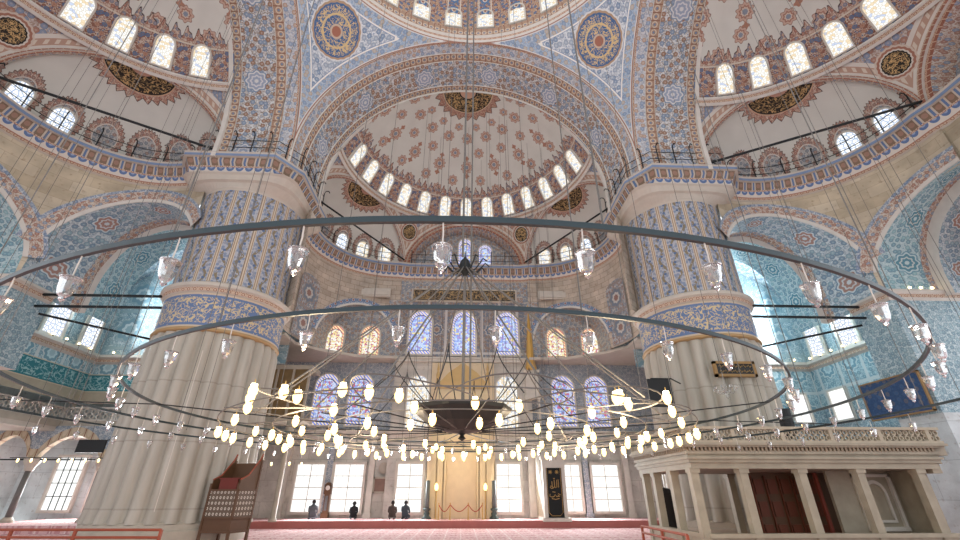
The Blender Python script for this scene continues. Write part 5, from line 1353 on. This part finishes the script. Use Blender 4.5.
for o_, z0, z1 in ((0.0, 2.08, 2.22), (0.06, 2.22, 2.30), (0.12, 2.30, 2.36), (0.06, 2.36, 2.42), (0.12, 2.42, 2.50), (0.2, 2.58, 2.62), (0.26, 2.62, 2.68)):
    lbox(mb, 5.9-o_, 12.5+o_, 11.95-o_, 15.6, z0, z1)
mb.build('entablature', LM_, r)
mb = MB()
for k in range(62): x = 5.85+k*0.107; lbox(mb, x, x+0.055, 11.80, 11.9, 2.49, 2.59)
for k in range(33): y = 11.85+k*0.112; lbox(mb, 5.74, 5.84, y, y+0.055, 2.49, 2.59)
lbox(mb, 5.83, 12.55, 11.88, 15.6, 2.49, 2.58); mb.build('dentil_band', flat('dentil_stone', K(150, 132, 104), 0.6), r)
for nm, p, q in (('a', (5.75, 11.78), (12.7, 11.78)), ('b', (5.75, 15.5), (5.75, 11.86)), ('c', (12.65, 11.86), (12.65, 15.5))):
    o = lattice('pierced_balustrade', (p[0]-LCX, p[1]-LCY), (q[0]-LCX, q[1]-LCY), 2.68, 3.08, None, 0.165, 'dentil', r)
mb = MB()
lbox(mb, 12.35, 12.6, 12.0, 12.4, 1.98, 2.6); lbox(mb, 12.45, 12.7, 12.0, 12.3, 2.2, 2.6); lbox(mb, 12.55, 12.85, 11.9, 12.3, 2.4, 2.66); mb.build('corner_bracket', LM_, r)
mb = MB(); lbox(mb, 8.7, 11.3, 14.4, 14.5, 0.0, 2.08)
dp = mb.build('wood_partition', M['wood'], r)
mb = MB()
for k in range(5):
    x = 8.85+k*0.42; lbox(mb, x, x+0.03, 14.34, 14.4, 0.1, 2.0)
    for z_ in (0.5, 1.1, 1.7): lbox(mb, x+0.08, x+0.34, 14.36, 14.4, z_-0.2, z_+0.2)
mb.build('carved_panel', flat('red_brown_wood', KS(104, 56, 38), 0.5), dp)
mb = MB(); lbox(mb, 10.45, 12.38, 13.3, 13.4, 0.0, 2.08); lbox(mb, 12.38, 12.44, 12.3, 13.45, 0.0, 2.08); mb.build('inner_wall', LM_, r)
mb = MB(); pts = arch_outline(0.62, 1.05, 12, 0.1)
for k_, s_ in ((13.29, 1.0),):
    o_ = [(x*s_+11.7-LCX, z*s_+0.8) for x, z in pts]; i_ = [(x*0.82+11.7-LCX, z*0.86+0.86) for x, z in pts]; yy = k_-LCY
    A_ = [mb.vert((x, yy-0.05, z)) for x, z in o_]; B_ = [mb.vert((x, yy-0.05, z)) for x, z in i_]; C2 = [mb.vert((x, yy, z)) for x, z in i_]; n = len(A_)
    for i in range(n): j = (i+1) % n; mb.face([A_[i], A_[j], B_[j], B_[i]]); mb.face([B_[i], B_[j], C2[j], C2[i]])
lbox(mb, 11.15, 12.25, 13.2, 13.3, 0.6, 0.7); lbox(mb, 11.15, 11.22, 13.22, 13.3, 0.7, 2.0); lbox(mb, 12.18, 12.25, 13.22, 13.3, 0.7, 2.0); lbox(mb, 11.15, 12.25, 13.22, 13.3, 1.93, 2.0)
mb.build('niche_moulding', M['marble'], r)
mb = MB(); lbox(mb, 6.1, 12.3, 12.1, 15.4, 0.0, 0.06); mb.build('loge_floor', M['carpet_edge'], r)
mb = MB(); lbox(mb, 10.25, 10.33, 13.5, 13.58, 0.06, 2.05); mb.build('red_drape', flat('red_drape', KS(110, 52, 40), 0.8), r)
# dark chair-like stand seen through the loge
mb = MB(); mb.lathe((6.95, 16.3, 0), [(0.3, 0.0), (0.26, 0.5), (0.3, 1.0), (0.28, 1.5), (0.16, 1.66), (0.0, 1.7)], 12); o = mb.build('draped_stand', flat('black_cover', K(40, 36, 34), 0.8)); tag(o, 'dark covered stand seen through the left end of the loge', 'stand')

# ---- wooden barriers on the floor
def floor_rail(pth, z, label, par=None):
    r = empty('wooden_barrier', (pth[0][0], pth[0][1], 0)); tag(r, label, 'barrier', 'low red wooden barriers'); off = Matrix.Translation((-pth[0][0], -pth[0][1], 0))
    for zz in (z, z-0.16):
        mb = MB(); mb.tube([(x, y, zz) for x, y in pth], 0.032, 6); o = mb.build('rail', M['wood_red'], r); o.matrix_parent_inverse = off
    for i in range(len(pth)-1):
        a, b = Vector(pth[i]), Vector(pth[i+1]); n = max(1, int((b-a).length/1.4))
        for k in range(n+(i == len(pth)-2)):
            p = a+(b-a)*(k/n); mb = MB(); mb.box((p.x, p.y, z/2), (0.03, 0.03, z/2)); o = mb.build('post', M['wood_red'], r); o.matrix_parent_inverse = off
floor_rail([(-12.6, 12.9), (-9.4, 12.7), (-7.3, 12.6)], 0.72, 'low red wooden barrier before the left pier')
floor_rail([(-16.6, 14.2), (-13.0, 13.4)], 0.72, 'low red wooden barrier at the lower left edge of the picture')
floor_rail([(5.35, 14.6), (5.2, 11.4)], 0.66, 'low red wooden barrier along the left end of the marble loge')

# ---- screens, panels, speakers
r = empty('television', (-16.6, 21.5, 3.4)); tag(r, 'black television hung from the left gallery', 'television')
mb = MB(); mb.box((0, 0, 0), (0.6, 0.04, 0.27)); mb.build('screen', M['black'], r); mb = MB(); mb.tube([(0, 0.03, 0.1), (0, 2.75, 0.9)], 0.025); mb.build('bracket', M['iron'], r)
r = empty('banner', (7.5, 16.4, 4.9)); tag(r, 'black square panel hanging beside the right fluted pier', 'panel')
mb = MB(); mb.box((0, 0, 0), (0.45, 0.03, 0.52)); mb.build('panel', M['black'], r); mb = MB(); mb.tube([(-0.3, 0.0, 0.54), (0.5, 0.0, 0.54), (1.15, 0.62, 0.5)], 0.025); mb.build('bracket', M['iron'], r)
r = picture('calligraphy_panel', (10.6, 16.4, 5.83), 1.55, 0.5, flat('dark_panel', K(48, 48, 46), 0.5, 0.0, 0.4), flat('panel_frame', KS(150, 120, 76), 0.5), 'gold-framed dark calligraphy panel on the right fluted pier', 'panel')
mb = MB()
for row in (-0.1, 0.1):
    for k in range(7):
        x0 = -0.62+k*0.19; mb.tube([(x0, -0.06, row), (x0+0.05, -0.06, row+0.07), (x0+0.1, -0.06, row-0.04), (x0+0.16, -0.06, row+0.03)], 0.012, 4)
mb.build('gold_lettering', M['gold'], r)
r = empty('crystal_chandelier', (9.45, 15.4, 4.75)); tag(r, 'small clear crystal chandelier before the right fluted pier', 'chandelier')
mb = MB(); mb.lathe((0, 0, 0), [(0.0, -0.25), (0.05, -0.2), (0.04, 0.0), (0.08, 0.1), (0.02, 0.3), (0.01, 0.8)], 10); mb.build('stem', M['lampglass'], r)
for k in range(8):
    a = 2*pi*k/8; mb = MB(); mb.tube([(0.04*math.cos(a), 0.04*math.sin(a), 0.0), (0.22*math.cos(a), 0.22*math.sin(a), -0.06), (0.36*math.cos(a), 0.36*math.sin(a), 0.06)], 0.015, 5); mb.lathe((0.36*math.cos(a), 0.36*math.sin(a), 0.06), [(0.02, 0), (0.06, 0.04), (0.05, 0.12)], 8); mb.build('arm', M['lampglass'], r)
mb = MB(); mb.tube([(9.45, 15.4, 5.55), (9.45, 15.4, 15.0)], 0.012, 4); o = mb.build('suspension_cable', M['cable']); tag(o, 'cable holding the small crystal chandelier', 'cable')
mb = MB(); mb.lathe((10.65, 14.5, 3.15), [(0.0, 0), (0.2, 0), (0.2, 0.85), (0.0, 0.85)], 16); mb.box((10.65, 14.5, 2.92), (0.03, 0.03, 0.24)); o = mb.build('loudspeaker', M['black']); tag(o, 'black cylindrical loudspeaker standing on the marble loge', 'loudspeaker')
r = empty('wall_hanging', (17.8, 17.55, 5.05)); tag(r, 'large blue wall hanging in a gold frame on the right tiled block', 'wall hanging')
t = T('blue_hanging'); x, y, z = t.obj(); c = floral(t, y, z, 0.3, K(52, 72, 140), K(62, 84, 150), K(104, 100, 116), K(46, 64, 130), 0.3); HB = t.done(c, 0.7)
mb = MB(); mb.box((0, 0, 0), (0.04, 1.35, 0.72)); mb.build('cloth', HB, r)
mb = MB()
for s_ in (-1, 1): mb.box((-0.02, s_*1.37, 0), (0.05, 0.03, 0.76)); mb.box((-0.02, 0, s_*0.74), (0.05, 1.40, 0.03))
mb.build('frame', flat('hanging_frame', KS(150, 120, 80), 0.5), r)
for q, (x, y, nx_, w_) in enumerate(((17.2, 24.35, 0, 1.0), (18.9, 24.35, 0, 1.0))):
    window((x, y, 5.0), (0, -1, 0), w_, 1.5, 'g_plain', 'low bright window in the far tiled wall above the loge, %s' % ('left', 'right')[q], arched=False, pointed=0.0)
window((20.25, 23.0, 5.0), (-1, 0, 0), 1.1, 1.5, 'g_plain', 'low bright window in the right tiled wall above the loge', arched=False)
# ---- brown gallery box left of the far wall, with slim columns below
r = empty('wooden_gallery', (-9.9, 25.3, 4.95)); tag(r, 'gilded brown gallery box beyond the left pier', 'gallery')
mb = MB(); mb.box((0, 0, 0.1), (1.4, 0.8, 0.1)); mb.build('floor_slab', M['marble_dk'], r)
mb = MB(); mb.box((0, 0, 2.9), (1.4, 0.8, 0.12)); mb.build('top_slab', M['marble_dk'], r)
mb = MB(); mb.box((0, -0.7, 0.7), (1.35, 0.05, 0.5)); mb.box((0, -0.7, 2.1), (1.35, 0.05, 0.68)); mb.build('gilded_screen', flat('gilded_brown', KS(124, 102, 70), 0.5, 0.1, 0.4), r)
for k in range(4): mb = MB(); mb.box((-1.3+k*0.87, -0.75, 1.5), (0.06, 0.06, 1.3)); mb.build('post', M['marble_dk'], r)
for q, (x, y) in enumerate(((-9.05, 24.4), (-10.2, 24.4))):
    rr_ = empty('pillar', (x, y, 0.3)); struct(rr_, 'slim column under the brown gallery box, %s' % ('right', 'left')[q], 'column')
    mb = MB(); mb.lathe((0, 0, 0), [(0.2, 0), (0.2, 0.1), (0.13, 0.18), (0.12, 3.6), (0.2, 3.9), (0.22, 4.6)], 14); mb.build('column_shaft', M['marble_dk'], rr_, smooth=True)

# ---- small warm lamps along the string courses and under the galleries
def make_small():
    root = empty('spot_lamp', (0, 0, 0))
    mb = MB(); mb.lathe((0, 0, 0), [(0.05, -0.02), (0.03, 0.02), (0.02, 0.08)], 8); mb.build('base', M['iron'], root)
    mb = MB(); mb.lathe((0, 0, 0), [(0.0, 0.06), (0.05, 0.09), (0.06, 0.14), (0.0, 0.2)], 10); mb.build('bulb', M['spot'], root, smooth=True)
    return root
pr_ = make_small(); used = False
pts = [(-20.05, 21.0+0.8*k, 8.34) for k in range(4)] + [(-19.4+1.1*k, 24.18, 8.34) for k in range(5)]
pts2 = [(20.05, 20.6+0.8*k, 8.34) for k in range(5)] + [(19.4-1.1*k, 24.18, 8.34) for k in range(5)] + [(19.0+0.5*k, 16.0, 9.2) for k in range(3)]
for sd, L in (('left', pts), ('right', pts2)):
    for p in L:
        o = copy_tree(pr_) if used else pr_; used = True
        o.location = p; tag(o, 'tiny warm lamp standing on the marble string course of the %s corner bay' % sd, 'lamp', 'tiny lamps of the %s corner bay' % sd)
for k in range(14):
    x = -21.0+0.62*k; o = copy_tree(proto2); o.location = (x, 23.15, 3.02); tag(o, 'small glowing lamp hanging before the left arcade', 'lamp', 'lit lamps before the left arcade')
for k in range(8):
    x = -11.6+0.5*k; o = copy_tree(proto2); o.location = (x, 24.0+0.3*(k % 3), 2.95); tag(o, 'small glowing lamp under the brown gallery box', 'lamp', 'lit lamps under the brown gallery')
mb = MB(); mb.tube([(-21.4, 23.15, 3.02), (-12.2, 23.15, 3.02)], 0.02); 
o = mb.build('lamp_rail', M['iron']); tag(o, 'thin iron rail carrying the glowing lamps before the left arcade', 'rail')

# ================================================================== CAMERA, LIGHT
cam = bpy.data.cameras.new('camera'); co = bpy.data.objects.new('camera', cam); COL.objects.link(co)
cam.sensor_width = 36.0; cam.sensor_fit = 'HORIZONTAL'; cam.lens = 36.0*432.0/960.0; cam.clip_start = 0.05; cam.clip_end = 300
co.location = (0, 0, 1.5); co.rotation_euler = (math.radians(90+27.4), 0, math.radians(-2.25)); sc.camera = co
w = bpy.data.worlds.new('sky'); sc.world = w; w.use_nodes = True; bg = w.node_tree.nodes['Background']; bg.inputs[0].default_value = (0.93, 0.96, 1.0, 1); bg.inputs[1].default_value = WORLD
def area(name, loc, target, sx, sy, power, col=(1, 1, 1)):
    l = bpy.data.lights.new(name, 'AREA'); l.shape = 'RECTANGLE'; l.size = sx; l.size_y = sy; l.energy = power; l.color = col
    o = bpy.data.objects.new(name, l); COL.objects.link(o); o.location = loc; o.rotation_euler = (Vector(target)-Vector(loc)).to_track_quat('-Z', 'Y').to_euler(); return o
def point(name, loc, power, col, r=0.3):
    l = bpy.data.lights.new(name, 'POINT'); l.energy = power; l.color = col; l.shadow_soft_size = r
    o = bpy.data.objects.new(name, l); COL.objects.link(o); o.location = loc; return o
WARM = (1.0, 0.78, 0.5)
for i in range(4):
    a = pi/4+i*pi/2; point('chandelier_light', (3.0*math.cos(a), CY+3.0*math.sin(a), 2.3), CH_P, WARM)
point('mihrab_lamp', (0, 25.2, 3.2), MI_P, (1.0, 0.76, 0.42))
# daylight coming in through the dome and half-dome windows, plus one added fill light
area('dome_daylight', (0, CY, 33.0), (0, CY, 0), 9, 9, DOME_P, (1, 0.98, 0.95))
for sg in (-1, 1):
    area('corner_bay_daylight', (sg*20.0, 22.3, 10.5), (sg*14, 19.5, 11), 3.0, 2.8, BAY_P*(1.0 if sg > 0 else 0.35), (0.86, 0.95, 1.0))
point('dome_fill', (0, CY, 24.5), FILL_P, (0.92, 0.97, 1.0), 3.5)  # soft fill added to brighten the upper vaults; no real source hangs here
for x_ in (-7.6, -2.9, 2.7, 7.2): area('low_window_daylight', (x_, 27.2, 1.9), (x_*0.6, 15, 0), 1.5, 2.2, LOW_P, (0.95, 0.98, 1.0))
area('left_arcade_daylight', (-19.5, 28.2, 2.0), (-17, 18, 1.5), 5.0, 2.4, LOW_P*2, (0.95, 0.98, 1.0))
area('far_windows_daylight', (0, 27.0, 11.5), (0, 10, 6), 6, 3, 150, (1, 1, 1))
sc.view_settings.view_transform = 'Standard'; sc.view_settings.look = 'None'; sc.view_settings.gamma = 1.0; sc.view_settings.use_curve_mapping = False
sc.view_settings.exposure = EXPO
sc.cycles.use_denoising = True; sc.cycles.max_bounces = 6; sc.cycles.diffuse_bounces = 4; sc.cycles.transparent_max_bounces = 12; sc.cycles.sample_clamp_indirect = 4.0; sc.cycles.caustics_reflective = False; sc.cycles.caustics_refractive = False
